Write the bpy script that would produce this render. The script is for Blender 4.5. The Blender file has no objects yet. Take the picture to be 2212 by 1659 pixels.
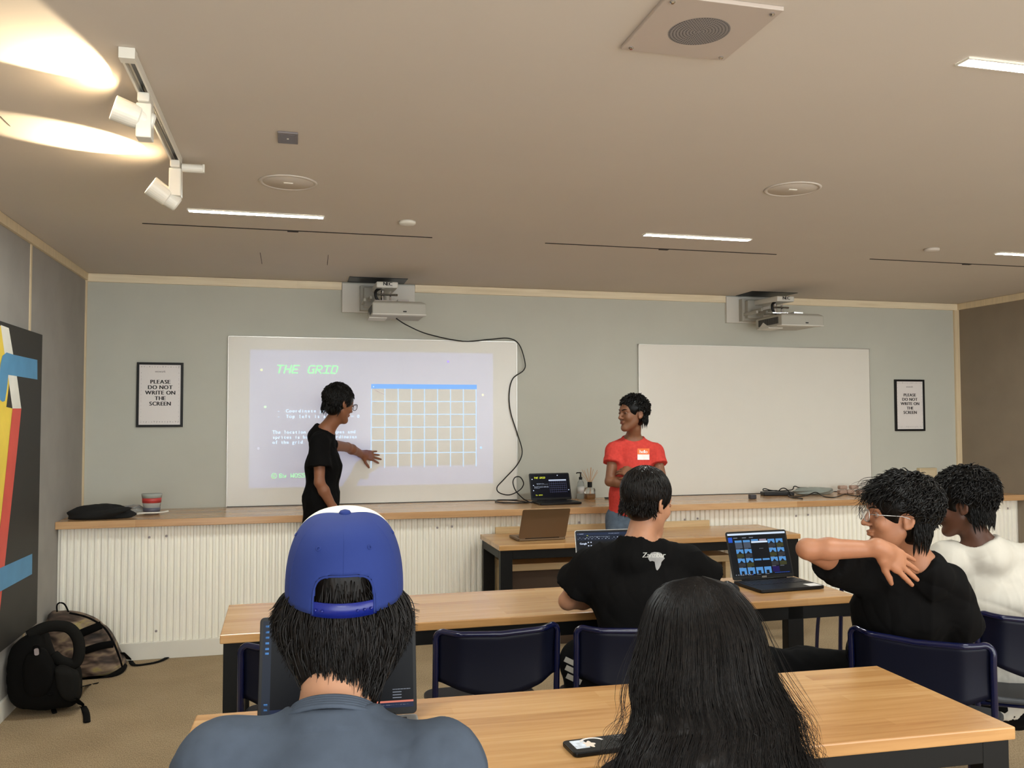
import bpy, math, random
import numpy as np
from mathutils import Vector, Matrix, Euler
from mathutils.bvhtree import BVHTree
random.seed(7); rng = np.random.default_rng(7)
sc = bpy.context.scene
COL = sc.collection
PI = math.pi

# ------------------------------------------------------------------ camera
YAW, PITCH, ROLL, FPX = .2450, .0400, -.0022, 1867.5
CAM = np.array([0., -6.7484, 1.56])
def _axes():
    cy, sy = math.cos(YAW), math.sin(YAW)
    f = np.array([sy*math.cos(PITCH), cy*math.cos(PITCH), math.sin(PITCH)])
    r = np.array([cy, -sy, 0.]); u = np.cross(r, f)
    return r*math.cos(ROLL)+u*math.sin(ROLL), -r*math.sin(ROLL)+u*math.cos(ROLL), f
CR, CU, CF = _axes()
def A(px, py, d=None, X=None, Y=None, Z=None):
    """a point measured in the photograph, at camera depth d or on a known plane"""
    v = CF + CR*(px-1106)/FPX - CU*(py-829.5)/FPX
    if X is not None: d = (X-CAM[0])/v[0]
    if Y is not None: d = (Y-CAM[1])/v[1]
    if Z is not None: d = (Z-CAM[2])/v[2]
    return CAM + v*d
cd = bpy.data.cameras.new('camera'); cam = bpy.data.objects.new('camera', cd); COL.objects.link(cam)
cd.sensor_width = 36; cd.lens = FPX/2212*36; cd.clip_start = .05
cam.matrix_world = Matrix(((CR[0], CU[0], -CF[0], CAM[0]), (CR[1], CU[1], -CF[1], CAM[1]), (CR[2], CU[2], -CF[2], CAM[2]), (0, 0, 0, 1)))
sc.camera = cam

# ------------------------------------------------------------------ world and exposure
w = bpy.data.worlds.new('world'); sc.world = w; w.use_nodes = True
w.node_tree.nodes['Background'].inputs[0].default_value = (.92, .95, .95, 1)
w.node_tree.nodes['Background'].inputs[1].default_value = 1.35  # even ambient fill, added to reach in through the missing rear wall
sc.view_settings.view_transform = 'Standard'; sc.view_settings.look = 'None'
sc.view_settings.gamma = 1; EXPO = 1.76; sc.view_settings.exposure = EXPO
LED = 70.0          # strength of the linear lamps
ZC = 2.6135; XL = -1.4733; XR = 5.9487; YB = -8.3; TW = (1.0, .845, .66)

def spot(name, loc, to, watts, angle, blend, col, size=.03):
    l = bpy.data.lights.new(name, 'SPOT'); l.energy = watts; l.spot_size = angle; l.spot_blend = blend
    l.color = col; l.shadow_soft_size = size
    o = bpy.data.objects.new(name, l); COL.objects.link(o); o.location = loc
    o.rotation_euler = (Vector(to)-Vector(loc)).to_track_quat('-Z', 'Y').to_euler()
    return o

# ------------------------------------------------------------------ materials
def lin(c):
    return tuple(((x/255)/12.92 if x/255 <= .04045 else ((x/255+.055)/1.055)**2.4) for x in c)
class NT:
    def __init__(s, name):
        s.m = bpy.data.materials.new(name); s.m.use_nodes = True; s.t = s.m.node_tree
        s.b = s.t.nodes['Principled BSDF']; s.out = s.t.nodes['Material Output']
    def n(s, typ, **kw):
        x = s.t.nodes.new(typ)
        for k, v in kw.items():
            if k.startswith('i_'):
                k2 = k[2:]; x.inputs[int(k2) if k2.isdigit() else k2.replace('_', ' ')].default_value = v
            else: setattr(x, k, v)
        return x
    def l(s, a, b): s.t.links.new(a, b)
    def ramp(s, fac, stops):
        r = s.n('ShaderNodeValToRGB'); e = r.color_ramp.elements
        while len(e) < len(stops): e.new(.5)
        for i, (p, c) in enumerate(stops): e[i].position = p; e[i].color = (*c, 1)
        s.l(fac, r.inputs[0]); return r.outputs[0]
    def bump(s, h, st=.2, dist=.002, prev=None):
        b = s.n('ShaderNodeBump'); b.inputs['Strength'].default_value = st; b.inputs['Distance'].default_value = dist
        s.l(h, b.inputs['Height'])
        if prev: s.l(prev, b.inputs['Normal'])
        s.l(b.outputs[0], s.b.inputs['Normal']); return b.outputs[0]
    def coord(s, scale=(1, 1, 1), kind='Object', rot=(0, 0, 0)):
        c = s.n('ShaderNodeTexCoord'); m = s.n('ShaderNodeMapping'); m.inputs['Scale'].default_value = scale; m.inputs['Rotation'].default_value = rot
        s.l(c.outputs[kind], m.inputs[0]); return m.outputs[0]
MATS = {}
def mat(name, col, rough=.5, metal=0, spec=.5, var=.06, vs=8, bump=0, bs=200, bd=.0006, scale=(1, 1, 1), coat=0, emit=None, es=0, alpha=None, trans=0, sheen=0, srgb=True):
    if name in MATS: return MATS[name]
    q = NT(name); c = lin(col) if srgb else col
    co = q.coord(scale)
    nz = q.n('ShaderNodeTexNoise'); nz.inputs['Scale'].default_value = vs; nz.inputs['Detail'].default_value = 3; q.l(co, nz.inputs[0])
    q.l(q.ramp(nz.outputs[0], [(.3, tuple(x*(1-var) for x in c)), (.7, tuple(min(1, x*(1+var)) for x in c))]), q.b.inputs['Base Color'])
    q.b.inputs['Roughness'].default_value = rough; q.b.inputs['Metallic'].default_value = metal
    q.b.inputs['Specular IOR Level'].default_value = spec
    if coat: q.b.inputs['Coat Weight'].default_value = coat; q.b.inputs['Coat Roughness'].default_value = .1
    if sheen: q.b.inputs['Sheen Weight'].default_value = sheen
    if trans: q.b.inputs['Transmission Weight'].default_value = trans; q.b.inputs['IOR'].default_value = 1.35
    if alpha is not None: q.b.inputs['Alpha'].default_value = alpha
    if emit is not None: q.b.inputs['Emission Color'].default_value = (*lin(emit), 1); q.b.inputs['Emission Strength'].default_value = es
    if bump:
        n2 = q.n('ShaderNodeTexNoise'); n2.inputs['Scale'].default_value = bs; n2.inputs['Detail'].default_value = 2; q.l(co, n2.inputs[0])
        q.bump(n2.outputs[0], bump, bd)
    MATS[name] = q.m; return q.m
def wood(name, c1, c2, c3, row=.045, rough=.28, horiz=True, brick=.7, grain=1.0):
    q = NT(name)
    co = q.coord((1, 1, 1), rot=(0, 0, 0) if horiz else (0, 0, PI/2))
    br = q.n('ShaderNodeTexBrick'); q.l(co, br.inputs[0])
    br.inputs['Scale'].default_value = 1; br.inputs['Mortar Size'].default_value = .0; br.inputs['Brick Width'].default_value = brick; br.inputs['Row Height'].default_value = row
    br.inputs['Color1'].default_value = (0, 0, 0, 1); br.inputs['Color2'].default_value = (1, 1, 1, 1); br.offset = .37
    co2 = q.coord((1.2, 22, 22), rot=(0, 0, 0) if horiz else (0, 0, PI/2))
    nz = q.n('ShaderNodeTexNoise'); nz.inputs['Scale'].default_value = 1.6; nz.inputs['Detail'].default_value = 6; nz.inputs['Roughness'].default_value = .6; nz.inputs['Distortion'].default_value = .6
    q.l(co2, nz.inputs[0])
    mx = q.n('ShaderNodeMix', data_type='FLOAT'); mx.inputs[0].default_value = min(.9, .74*grain)
    q.l(br.outputs['Color'], mx.inputs[2]); q.l(nz.outputs[0], mx.inputs[3])
    q.l(q.ramp(mx.outputs[0], [(.2, lin(c1)), (.5, lin(c2)), (.8, lin(c3))]), q.b.inputs['Base Color'])
    q.b.inputs['Roughness'].default_value = rough; q.b.inputs['Coat Weight'].default_value = .25; q.b.inputs['Coat Roughness'].default_value = .22
    q.bump(nz.outputs[0], .12, .0006); return q.m

M_CEIL = mat('ceiling_paint', (208, 198, 186), .9, var=.012, vs=2, bump=.1, bs=160, bd=.0005)
M_WALL = mat('sage_wall_paint', (196, 196, 184), .85, var=.02, vs=3, bump=.15, bs=220, bd=.0006)
M_FAB = mat('grey_fabric_panel', (158, 153, 146), .95, var=.05, vs=5, bump=.5, bs=500, bd=.001)
M_FABR = mat('taupe_fabric_panel', (140, 126, 108), .95, var=.05, vs=5, bump=.5, bs=500, bd=.001)
M_TRIM = wood('pale_trim_wood', (214, 196, 160), (238, 222, 190), (248, 236, 208), row=.3, rough=.5, brick=2.2, grain=1.4)
M_TRIMV = mat('pale_upright_wood', (222, 202, 166), .5, var=.08, vs=3, scale=(30, 30, 1.2))
M_WHITE = mat('white_paint', (226, 221, 208), .45, var=.015)
M_CORR = mat('cream_corrugated_steel', (248, 243, 230), .35, var=.03, vs=3, scale=(1, 1, .6))
M_TABLE = wood('maple_butcher_block', (164, 116, 68), (190, 143, 90), (208, 166, 112), row=.05, rough=.25)
M_COUNTER = wood('counter_oak', (168, 122, 80), (196, 152, 106), (214, 174, 128), row=.09, rough=.22, brick=1.6)
M_BENCHW = wood('bench_birch', (196, 166, 120), (214, 184, 138), (228, 200, 156), row=.12, rough=.5, brick=1.2)
M_BLACKM = mat('black_powder_coat', (9, 9, 9), .5, spec=.25, var=.05)
M_BOARD = mat('whiteboard_enamel', (232, 228, 218), .22, var=.006)
M_BFRAME = mat('board_edge_aluminium', (215, 212, 205), .3, metal=.6, var=.02)
M_BLK = mat('black_plastic', (9, 9, 9), .38, spec=.3, var=.05)
M_DKGREY = mat('dark_grey_plastic', (48, 46, 46), .4)
M_NAVY = mat('navy_enamel_tube', (9, 15, 48), .18, spec=.3, coat=.5, var=.04)
M_NAVYP = mat('navy_moulded_panel', (9, 12, 28), .45, spec=.2, var=.06, bump=.15, bs=400, bd=.0004)
M_SEAT = mat('charcoal_seat', (38, 40, 44), .5, bump=.2, bs=500)
M_OFFW = mat('off_white_plastic', (214, 210, 200), .4, var=.01)
M_PROJ = mat('projector_grey', (172, 168, 156), .45, var=.02)
M_LAMPW = mat('white_lamp_housing', (228, 224, 212), .35, var=.01)
M_PAPER = mat('white_paper', (232, 226, 222), .35, var=.01)
M_INK = mat('black_ink', (28, 24, 26), .6, var=.02)
M_INKG = mat('grey_ink', (150, 140, 140), .6, var=.02)
M_CHROME = mat('chrome', (200, 200, 200), .15, metal=1, var=.01)
M_SILVER = mat('silver_aluminium', (190, 188, 184), .3, metal=.8, var=.01)
def carpet():
    q = NT('tan_loop_carpet'); co = q.coord((1, 1, 1))
    n1 = q.n('ShaderNodeTexNoise'); n1.inputs['Scale'].default_value = 3; n1.inputs['Detail'].default_value = 4; q.l(co, n1.inputs[0])
    n2 = q.n('ShaderNodeTexNoise'); n2.inputs['Scale'].default_value = 260; n2.inputs['Detail'].default_value = 2; q.l(q.coord((1, .35, 1)), n2.inputs[0])
    mx = q.n('ShaderNodeMix', data_type='FLOAT'); mx.inputs[0].default_value = .8; q.l(n1.outputs[0], mx.inputs[2]); q.l(n2.outputs[0], mx.inputs[3])
    q.l(q.ramp(mx.outputs[0], [(.3, lin((126, 108, 84))), (.5, lin((158, 137, 108))), (.7, lin((188, 166, 134)))]), q.b.inputs['Base Color'])
    q.b.inputs['Roughness'].default_value = .97; q.b.inputs['Specular IOR Level'].default_value = .15
    q.bump(n2.outputs[0], .6, .004); return q.m
M_CARPET = carpet()
def glow(name, col, st, base=(5, 5, 6)):
    return mat(name, base, .3, spec=.12, var=.01, emit=col, es=st*2**-EXPO*1.0)

# ------------------------------------------------------------------ mesh building
def tagp(o, label=None, cat=None, group=None, kind=None):
    if label: o['label'] = label
    if cat: o['category'] = cat
    if group: o['group'] = group
    if kind: o['kind'] = kind
    return o
def thing(name, label, cat, loc=(0, 0, 0), rz=0, group=None):
    o = bpy.data.objects.new(name, None); COL.objects.link(o); o.location = tuple(loc); o.rotation_euler = (0, 0, rz)
    o.empty_display_size = .1
    return tagp(o, label, cat, group)
def frame(origin, x, z):
    """4x4 with given x axis and approximately z axis"""
    x = Vector(x).normalized(); z = Vector(z); y = z.cross(x).normalized(); z = x.cross(y).normalized()
    return Matrix(((x[0], y[0], z[0], origin[0]), (x[1], y[1], z[1], origin[1]), (x[2], y[2], z[2], origin[2]), (0, 0, 0, 1)))
class MB:
    def __init__(s): s.v = []; s.f = []; s.mi = []; s.m = 0; s.X = None
    def add(s, vs, fs):
        o = len(s.v)
        for p in vs:
            p = Vector(p)
            if s.X is not None: p = s.X @ p
            s.v.append(tuple(p))
        for f in fs: s.f.append(tuple(i+o for i in f)); s.mi.append(s.m)
        return s
    def box(s, a, b):
        x0, y0, z0 = a; x1, y1, z1 = b
        return s.add([(x0, y0, z0), (x1, y0, z0), (x1, y1, z0), (x0, y1, z0), (x0, y0, z1), (x1, y0, z1), (x1, y1, z1), (x0, y1, z1)],
                     [(0, 3, 2, 1), (4, 5, 6, 7), (0, 1, 5, 4), (1, 2, 6, 5), (2, 3, 7, 6), (3, 0, 4, 7)])
    def tube(s, pts, r, seg=8, closed=False, caps=True, flat=1.0, up=None):
        P = [Vector(p) for p in pts]; n = len(P)
        R = r if hasattr(r, '__len__') else [r]*n
        rings = []; N = None
        for i in range(n):
            a = P[(i-1) % n] if (closed or i > 0) else P[i]; b = P[(i+1) % n] if (closed or i < n-1) else P[i]
            t = (b-a).normalized() if (b-a).length > 1e-9 else Vector((0, 0, 1))
            if up is not None: N = Vector(up)-t*Vector(up).dot(t)
            elif N is None: N = t.orthogonal()
            else: N = N-t*N.dot(t)
            if N.length < 1e-6: N = t.orthogonal()
            N.normalize(); B = t.cross(N)
            rings.append([P[i]+(N*math.cos(2*PI*k/seg)*flat+B*math.sin(2*PI*k/seg))*R[i] for k in range(seg)])
        vs = [p for r_ in rings for p in r_]; fs = []
        for i in range(n if closed else n-1):
            j = (i+1) % n
            for k in range(seg):
                k2 = (k+1) % seg; fs.append((i*seg+k, i*seg+k2, j*seg+k2, j*seg+k))
        if caps and not closed: fs += [tuple(reversed(range(seg))), tuple(range((n-1)*seg, n*seg))]
        return s.add(vs, fs)
    def lathe(s, prof, c=(0, 0, 0), seg=32, sx=1, sy=1, sq=0):
        vs = []; n = len(prof)
        for r, z in prof:
            for k in range(seg):
                a = 2*PI*k/seg; ca, sa = math.cos(a), math.sin(a)
                if sq: m = (abs(ca)**sq+abs(sa)**sq)**(-1/sq)
                else: m = 1
                vs.append((c[0]+r*ca*sx*m, c[1]+r*sa*sy*m, c[2]+z))
        fs = [(i*seg+k, i*seg+(k+1) % seg, (i+1)*seg+(k+1) % seg, (i+1)*seg+k) for i in range(n-1) for k in range(seg)]
        if prof[0][0] > 1e-5: fs.append(tuple(reversed(range(seg))))
        if prof[-1][0] > 1e-5: fs.append(tuple(range((n-1)*seg, n*seg)))
        return s.add(vs, fs)
    def prism(s, poly, h0, h1):
        """polygon in xy, extruded in z from h0 to h1"""
        n = len(poly)
        return s.add([(x, y, h0) for x, y in poly]+[(x, y, h1) for x, y in poly],
                     [tuple(reversed(range(n))), tuple(range(n, 2*n))]+[(i, (i+1) % n, n+(i+1) % n, n+i) for i in range(n)])
    def disc(s, c, r, seg=24, z=0):
        return s.add([(c[0]+r*math.cos(2*PI*k/seg), c[1]+r*math.sin(2*PI*k/seg), z) for k in range(seg)], [tuple(range(seg))])
    def build(s, name, m, parent=None, smooth=False, bevel=0, world=False, bseg=2, angle=None, sub=0):
        me = bpy.data.meshes.new(name)
        off = Vector((0, 0, 0))
        if world and parent is not None:
            p = parent
            while p is not None: off = off+Vector(p.location); p = p.parent
        me.from_pydata([tuple(Vector(v)-off) for v in s.v], [], s.f)
        for mm in (m if isinstance(m, (list, tuple)) else [m]): me.materials.append(mm)
        me.polygons.foreach_set('material_index', s.mi)
        if smooth: me.polygons.foreach_set('use_smooth', [True]*len(me.polygons))
        me.update()
        o = bpy.data.objects.new(name, me); COL.objects.link(o)
        if parent is not None: o.parent = parent
        if bevel:
            b = o.modifiers.new('bevel', 'BEVEL'); b.width = bevel; b.segments = bseg; b.limit_method = 'ANGLE'; b.angle_limit = math.radians(40)
            b.harden_normals = False
        if sub:
            b = o.modifiers.new('subd', 'SUBSURF'); b.levels = sub; b.render_levels = sub
        return o
def rrect(w, h, r, n=5, cx=0, cy=0):
    out = []
    for (sx, sy, a0) in ((1, 1, 0), (-1, 1, 90), (-1, -1, 180), (1, -1, 270)):
        for k in range(n+1):
            a = math.radians(a0+90*k/n)
            out.append((cx+sx*(w/2-r)+r*math.cos(a), cy+sy*(h/2-r)+r*math.sin(a)))
    return out
def spline(pts, n=8, closed=False):
    P = [Vector(p) for p in pts]; out = []; m = len(P)
    for i in range(m if closed else m-1):
        if closed: p0, p1, p2, p3 = P[(i-1) % m], P[i], P[(i+1) % m], P[(i+2) % m]
        else: p0, p1, p2, p3 = P[max(i-1, 0)], P[i], P[i+1], P[min(i+2, m-1)]
        for k in range(n):
            t = k/n
            out.append(.5*((2*p1)+(p2-p0)*t+(2*p0-5*p1+4*p2-p3)*t*t+(3*p1-p0-3*p2+p3)*t*t*t))
    if not closed: out.append(P[-1])
    return out
def struct(name, mb, m, bevel=0, parent=None, **k):
    o = mb.build(name, m, parent, bevel=bevel, **k)
    if parent is None: o['kind'] = 'structure'
    return o
_glyph = {}
def glyph(ch, res=3):
    if ch not in _glyph:
        cu = bpy.data.curves.new('g', 'FONT'); cu.body = ch; cu.size = 1; cu.resolution_u = res; cu.fill_mode = 'FRONT'
        ob = bpy.data.objects.new('g', cu); me = bpy.data.meshes.new_from_object(ob)
        vs = [(v.co.x, v.co.y) for v in me.vertices]; fs = [tuple(p.vertices) for p in me.polygons]
        xs = [v[0] for v in vs] or [0, .3]
        _glyph[ch] = (vs, fs, min(xs), max(xs)); bpy.data.objects.remove(ob); bpy.data.curves.remove(cu); bpy.data.meshes.remove(me)
    return _glyph[ch]
def text(mb, s, x, y, size, M=None, mono=None, align='L', bold=0, shear=0, gap=.07, z=0):
    """flat lettering in the xy plane of matrix M"""
    items = []; cx = 0
    for ch in s:
        if ch == ' ': cx += (mono or .32); continue
        vs, fs, a, b = glyph(ch)
        if mono: off = cx+(mono-(b-a))/2-a; adv = mono
        else: off = cx-a; adv = b-a+gap
        items.append((vs, fs, off)); cx += adv
    tot = cx-(0 if mono else gap); sh = {'L': 0, 'C': -tot/2, 'R': -tot}[align]
    old = mb.X
    if M is not None: mb.X = M
    for k in range(2 if bold else 1):
        for vs, fs, off in items:
            mb.add([(x+(vx+off+sh+bold*k+shear*vy)*size, y+vy*size, z+k*.0002) for vx, vy in vs], fs)
    mb.X = old
PIX = {'T': '11111 00100 00100 00100 00100 00100 00100', 'H': '10001 10001 10001 11111 10001 10001 10001', 'E': '11111 10000 10000 11110 10000 10000 11111',
       'G': '01111 10000 10000 10011 10001 10001 01111', 'R': '11110 10001 10001 11110 10100 10010 10001', 'I': '11111 00100 00100 00100 00100 00100 11111',
       'D': '11110 10001 10001 10001 10001 10001 11110', 'B': '11110 10001 10001 11110 10001 10001 11110', 'y': '00000 00000 10001 10001 01111 00001 01110',
       'W': '10001 10001 10001 10101 10101 11011 10001', 'O': '01110 10001 10001 10001 10001 10001 01110', 'S': '01111 10000 10000 01110 00001 00001 11110',
       'C': '01111 10000 10000 10000 10000 10000 01111'}
def pixtext(mb, s, x, y, px, py, M=None, shear=0, gap=1):
    old = mb.X
    if M is not None: mb.X = M
    for i, ch in enumerate(s):
        if ch == ' ': continue
        for r, row in enumerate(PIX[ch].split()):
            for c, b in enumerate(row):
                if b == '1':
                    X0 = x+(i*(5+gap)+c)*px+shear*(6-r)*py; Y0 = y+(6-r)*py
                    e = px*1.12
                    mb.add([(X0, Y0, 0), (X0+e, Y0, 0), (X0+e, Y0+py*1.02, 0), (X0, Y0+py*1.02, 0)], [(0, 1, 2, 3)])
    mb.X = old

# ================================================================== ROOM
T = .1
struct('floor', MB().box((XL-T, YB, -.1), (XR+T, T, 0)), M_CARPET)
struct('ceiling', MB().box((XL-T, YB, ZC), (XR+T, T, ZC+.1)), M_CEIL)
struct('wall_back', MB().box((XL-T, 0, 0), (XR+T, T, ZC)), M_WALL)
struct('wall_left', MB().box((XL-T, YB, 0), (XL, 0, ZC)), M_FAB)
struct('wall_right', MB().box((XR, YB, 0), (XR+T, 0, ZC)), M_FABR)
mb = MB()
for a, b in ((XL, .336), (.90, 3.577), (4.0, XR)): mb.box((a, -.022, ZC-.062), (b, 0, ZC-.002))
struct('trim_1', mb, M_TRIM, bevel=.002)
struct('trim_2', MB().box((XL, YB, ZC-.055), (XL+.02, -.022, ZC-.002)), M_TRIMV, bevel=.002)
struct('trim_3', MB().box((XR-.02, YB, ZC-.06), (XR, -.022, ZC-.002)), M_TRIMV, bevel=.002)
struct('trim_4', MB().box((XR-.05, -.022, .912), (XR, 0, ZC-.062)), M_TRIMV, bevel=.002)
struct('trim_5', MB().box((XL, -1.347, .11), (XL+.006, -1.322, ZC-.055)), M_TRIMV)
struct('trim_6', MB().box((XL, -.016, .912), (XL+.012, 0, ZC-.062)), M_TRIMV)
struct('baseboard_left', MB().box((XL, YB, 0), (XL+.015, -.66, .105)), M_WHITE, bevel=.002)
struct('baseboard_right', MB().box((XR-.015, YB, 0), (XR, -.66, .105)), M_WHITE, bevel=.002)
# faint hatch outlines in the ceiling
M_SEAM = mat('dark_seam', (46, 40, 36), .9)
mb = MB()
for (p, q) in (((562, 545), (566, 570)), ((709, 550), (707, 572)), ((0, 250), (22, 272)), ((258, 218), (266, 232)), ((297, 285), (308, 304))):
    a, b = A(*p, Z=ZC), A(*q, Z=ZC); d = (b-a)/np.linalg.norm(b-a)*1; n = np.array([-d[1], d[0], 0])*.0016
    mb.add([a-n-[0, 0, .0015], a+n-[0, 0, .0015], b+n-[0, 0, .0015], b-n-[0, 0, .0015]], [(0, 1, 2, 3)])
struct('trim_7', mb, M_SEAM)

# ---- counter along the back wall
ct = thing('counter', 'long oak topped counter with cream corrugated front below both whiteboards', 'counter', (2.2, -.33, 0))
MB().box((XL+.001, -.712, .864), (XR-.001, -.001, .911)).build('worktop', M_COUNTER, ct, bevel=.003, world=True)
prof = []; x = XL+.002; k = 0
while x < XR-.042:
    prof += [(x, -.6376), (x+.014, -.6376), (x+.020, -.6516), (x+.034, -.6516)]; x += .0402; k += 1
prof.append((XR-.002, -.6376))
mb = MB(); n = len(prof)
mb.add([(a, b, .11) for a, b in prof]+[(a, b, .8635) for a, b in prof]+[(a, b+.003+(.0) , .11) for a, b in prof], [(i, i+1, n+i+1, n+i) for i in range(n-1)])
mb.build('corrugated_panel', M_CORR, ct, world=True)
MB().box((XL+.002, -.662, 0), (XR-.002, -.640, .112)).build('kickboard', M_WHITE, ct, bevel=.003, world=True)
MB().box((XL+.002, -.636, .0), (XR-.002, -.60, .863)).build('backing_board', M_DKGREY, ct, world=True)
for i in range(8):
    xx = XL+.55+i*.95
    for dx, z in ((0, .79), (.105, .795), (.05, .18)):
        mb = MB(); mb.X = frame((xx+dx, -.653, z), (1, 0, 0), (0, -1, 0)); mb.lathe([(.008, 0), (.008, .003), (.004, .005), (0, .005)], seg=10); mb.X = None
        mb.build('screw', M_INKG, ct, world=True)

# ---- whiteboards
def board(name, x0, label):
    w_, z0, h_ = 2.2071, .9154, 1.2588
    t = thing('whiteboard', label, 'whiteboard', (x0+w_/2, 0, z0), group='whiteboards on the back wall')
    MB().box((x0, -.024, z0), (x0+w_, -.002, z0+h_)).build('panel', M_BOARD, t, bevel=.002, world=True)
    mb = MB()
    for a, b in (((x0-.004, -.026, z0-.002), (x0, -.001, z0+h_+.004)), ((x0+w_, -.026, z0-.002), (x0+w_+.004, -.001, z0+h_+.004)), ((x0-.004, -.026, z0+h_), (x0+w_+.004, -.001, z0+h_+.005))): mb.box(a, b)
    mb.build('edge_trim', M_BFRAME, t, world=True)
    MB().box((x0-.004, -.03, z0-.011), (x0+w_+.004, -.001, z0-.001)).build('bottom_rail', M_DKGREY, t, bevel=.002, world=True)
    return t
board('l', -.4878, 'left whiteboard with the grid slide projected on it')
board('r', 2.7738, 'right whiteboard, blank, behind the boy in the red shirt')

# ---- the projected slide: the beam only tints the board, glowing flat meshes paint in the picture
SX0, SX1, SZ0, SZ1 = -.335, 1.525, 1.048, 2.080
LENS = Vector((.62, -.585, 2.285)); PD = -LENS.y-.024
pl = bpy.data.lights.new('projector_beam', 'POINT'); pl.energy = 1.0; pl.shadow_soft_size = .0015; pl.color = (1, 1, 1)
plo = bpy.data.objects.new('projector_beam', pl); COL.objects.link(plo); plo.location = LENS; plo.rotation_euler = (PI/2, 0, 0)
pl.use_nodes = True; nt = pl.node_tree; em = nt.nodes['Emission']
def mth(op, a, b=None, c=None):
    n_ = nt.nodes.new('ShaderNodeMath'); n_.operation = op
    for i, v in enumerate((a, b, c)):
        if v is None: continue
        if isinstance(v, (int, float)): n_.inputs[i].default_value = v
        else: nt.links.new(v, n_.inputs[i])
    return n_.outputs[0]
tc = nt.nodes.new('ShaderNodeTexCoord'); sp = nt.nodes.new('ShaderNodeSeparateXYZ'); nt.links.new(tc.outputs['Normal'], sp.inputs[0])
nx, ny, nz = sp.outputs
U = mth('MULTIPLY_ADD', mth('DIVIDE', nx, nz), -PD, LENS.x)      # world x on the board
V = mth('MULTIPLY_ADD', mth('DIVIDE', ny, nz), -PD, LENS.z)      # world z on the board
def inside(v, a, b, soft=.004):
    return mth('MULTIPLY', mth('MULTIPLY_ADD', v, 1/soft, -a/soft+.5, ), 1) , None
def clampn(x): n_ = nt.nodes.new('ShaderNodeClamp'); nt.links.new(x, n_.inputs[0]); return n_.outputs[0]
def band(v, a, b, s=.003):
    lo = clampn(mth('MULTIPLY_ADD', v, 1/s, -a/s+.5)); hi = clampn(mth('MULTIPLY_ADD', v, -1/s, b/s+.5)); return mth('MULTIPLY', lo, hi)
def rect(x0, x1, z0, z1, s=.003): return mth('MULTIPLY', band(U, x0, x1, s), band(V, z0, z1, s))
def mixc(f, a, b):
    n_ = nt.nodes.new('ShaderNodeMix'); n_.data_type = 'RGBA'; nt.links.new(f, n_.inputs[0])
    for i, v in ((6, a), (7, b)):
        if isinstance(v, tuple): n_.inputs[i].default_value = (*v, 1)
        else: nt.links.new(v, n_.inputs[i])
    return n_.outputs[2]
GX0, GX1, GZ0, GZ1 = .564, 1.387, 1.195, 1.795
base = (.010, .032, .165)
c_ = mixc(rect(SX0, SX1, SZ0, SZ1, .006), (0, 0, 0), base)
c_ = mixc(rect(GX0, GX1, GZ0, GZ1), c_, (.0, .002, .003))
inv = mth('DIVIDE', 1, mth('POWER', mth('MAXIMUM', mth('ABSOLUTE', nz), .05), 3))
front = mth('LESS_THAN', nz, 0)
em.inputs['Strength'].default_value = 1
st = mth('MULTIPLY', mth('MULTIPLY', inv, front), 1.0)
vm = nt.nodes.new('ShaderNodeVectorMath'); vm.operation = 'SCALE'; nt.links.new(c_, vm.inputs[0]); nt.links.new(st, vm.inputs['Scale'])
nt.links.new(vm.outputs[0], em.inputs['Color'])
PROJ_W = 5.2; pl.energy = PROJ_W

sl = thing('projected_slide', 'projected slide headed THE GRID with pixel lettering on the left whiteboard', 'projection', (.6, -.0242, 1.05))
M_TG = glow('projected_green', (170, 244, 176), 1.0, (100, 130, 104)); M_TW = glow('projected_white', (214, 236, 255), 1.0, (120, 130, 140))  # emissive stand-ins for projected light, laid flat on the board
BM = frame((0, -.0252, 0), (1, 0, 0), (0, -1, 0))
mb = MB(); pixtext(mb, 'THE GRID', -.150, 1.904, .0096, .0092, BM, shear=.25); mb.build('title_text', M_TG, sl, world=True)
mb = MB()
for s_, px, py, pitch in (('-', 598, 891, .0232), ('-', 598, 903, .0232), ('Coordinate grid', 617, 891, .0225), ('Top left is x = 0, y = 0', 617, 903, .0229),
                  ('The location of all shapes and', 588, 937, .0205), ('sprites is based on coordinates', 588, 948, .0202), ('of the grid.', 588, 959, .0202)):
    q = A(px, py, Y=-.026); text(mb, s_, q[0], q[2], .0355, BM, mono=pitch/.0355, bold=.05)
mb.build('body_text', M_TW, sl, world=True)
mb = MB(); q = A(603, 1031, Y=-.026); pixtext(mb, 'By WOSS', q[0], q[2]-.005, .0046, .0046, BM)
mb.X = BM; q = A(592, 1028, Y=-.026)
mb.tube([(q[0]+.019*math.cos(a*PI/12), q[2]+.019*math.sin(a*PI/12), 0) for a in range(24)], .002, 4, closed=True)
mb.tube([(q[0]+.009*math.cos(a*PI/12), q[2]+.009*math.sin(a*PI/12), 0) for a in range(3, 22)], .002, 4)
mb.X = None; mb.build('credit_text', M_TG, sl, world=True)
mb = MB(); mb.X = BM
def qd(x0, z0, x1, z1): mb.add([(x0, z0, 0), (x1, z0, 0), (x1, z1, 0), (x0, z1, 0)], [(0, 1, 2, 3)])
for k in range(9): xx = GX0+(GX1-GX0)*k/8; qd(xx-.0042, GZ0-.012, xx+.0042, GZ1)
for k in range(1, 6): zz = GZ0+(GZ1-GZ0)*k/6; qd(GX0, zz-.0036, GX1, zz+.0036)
mb.X = None; mb.build('grid_lines', glow('projected_pale_blue', (206, 230, 252), .80, (120, 130, 142)), sl, world=True)
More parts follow.
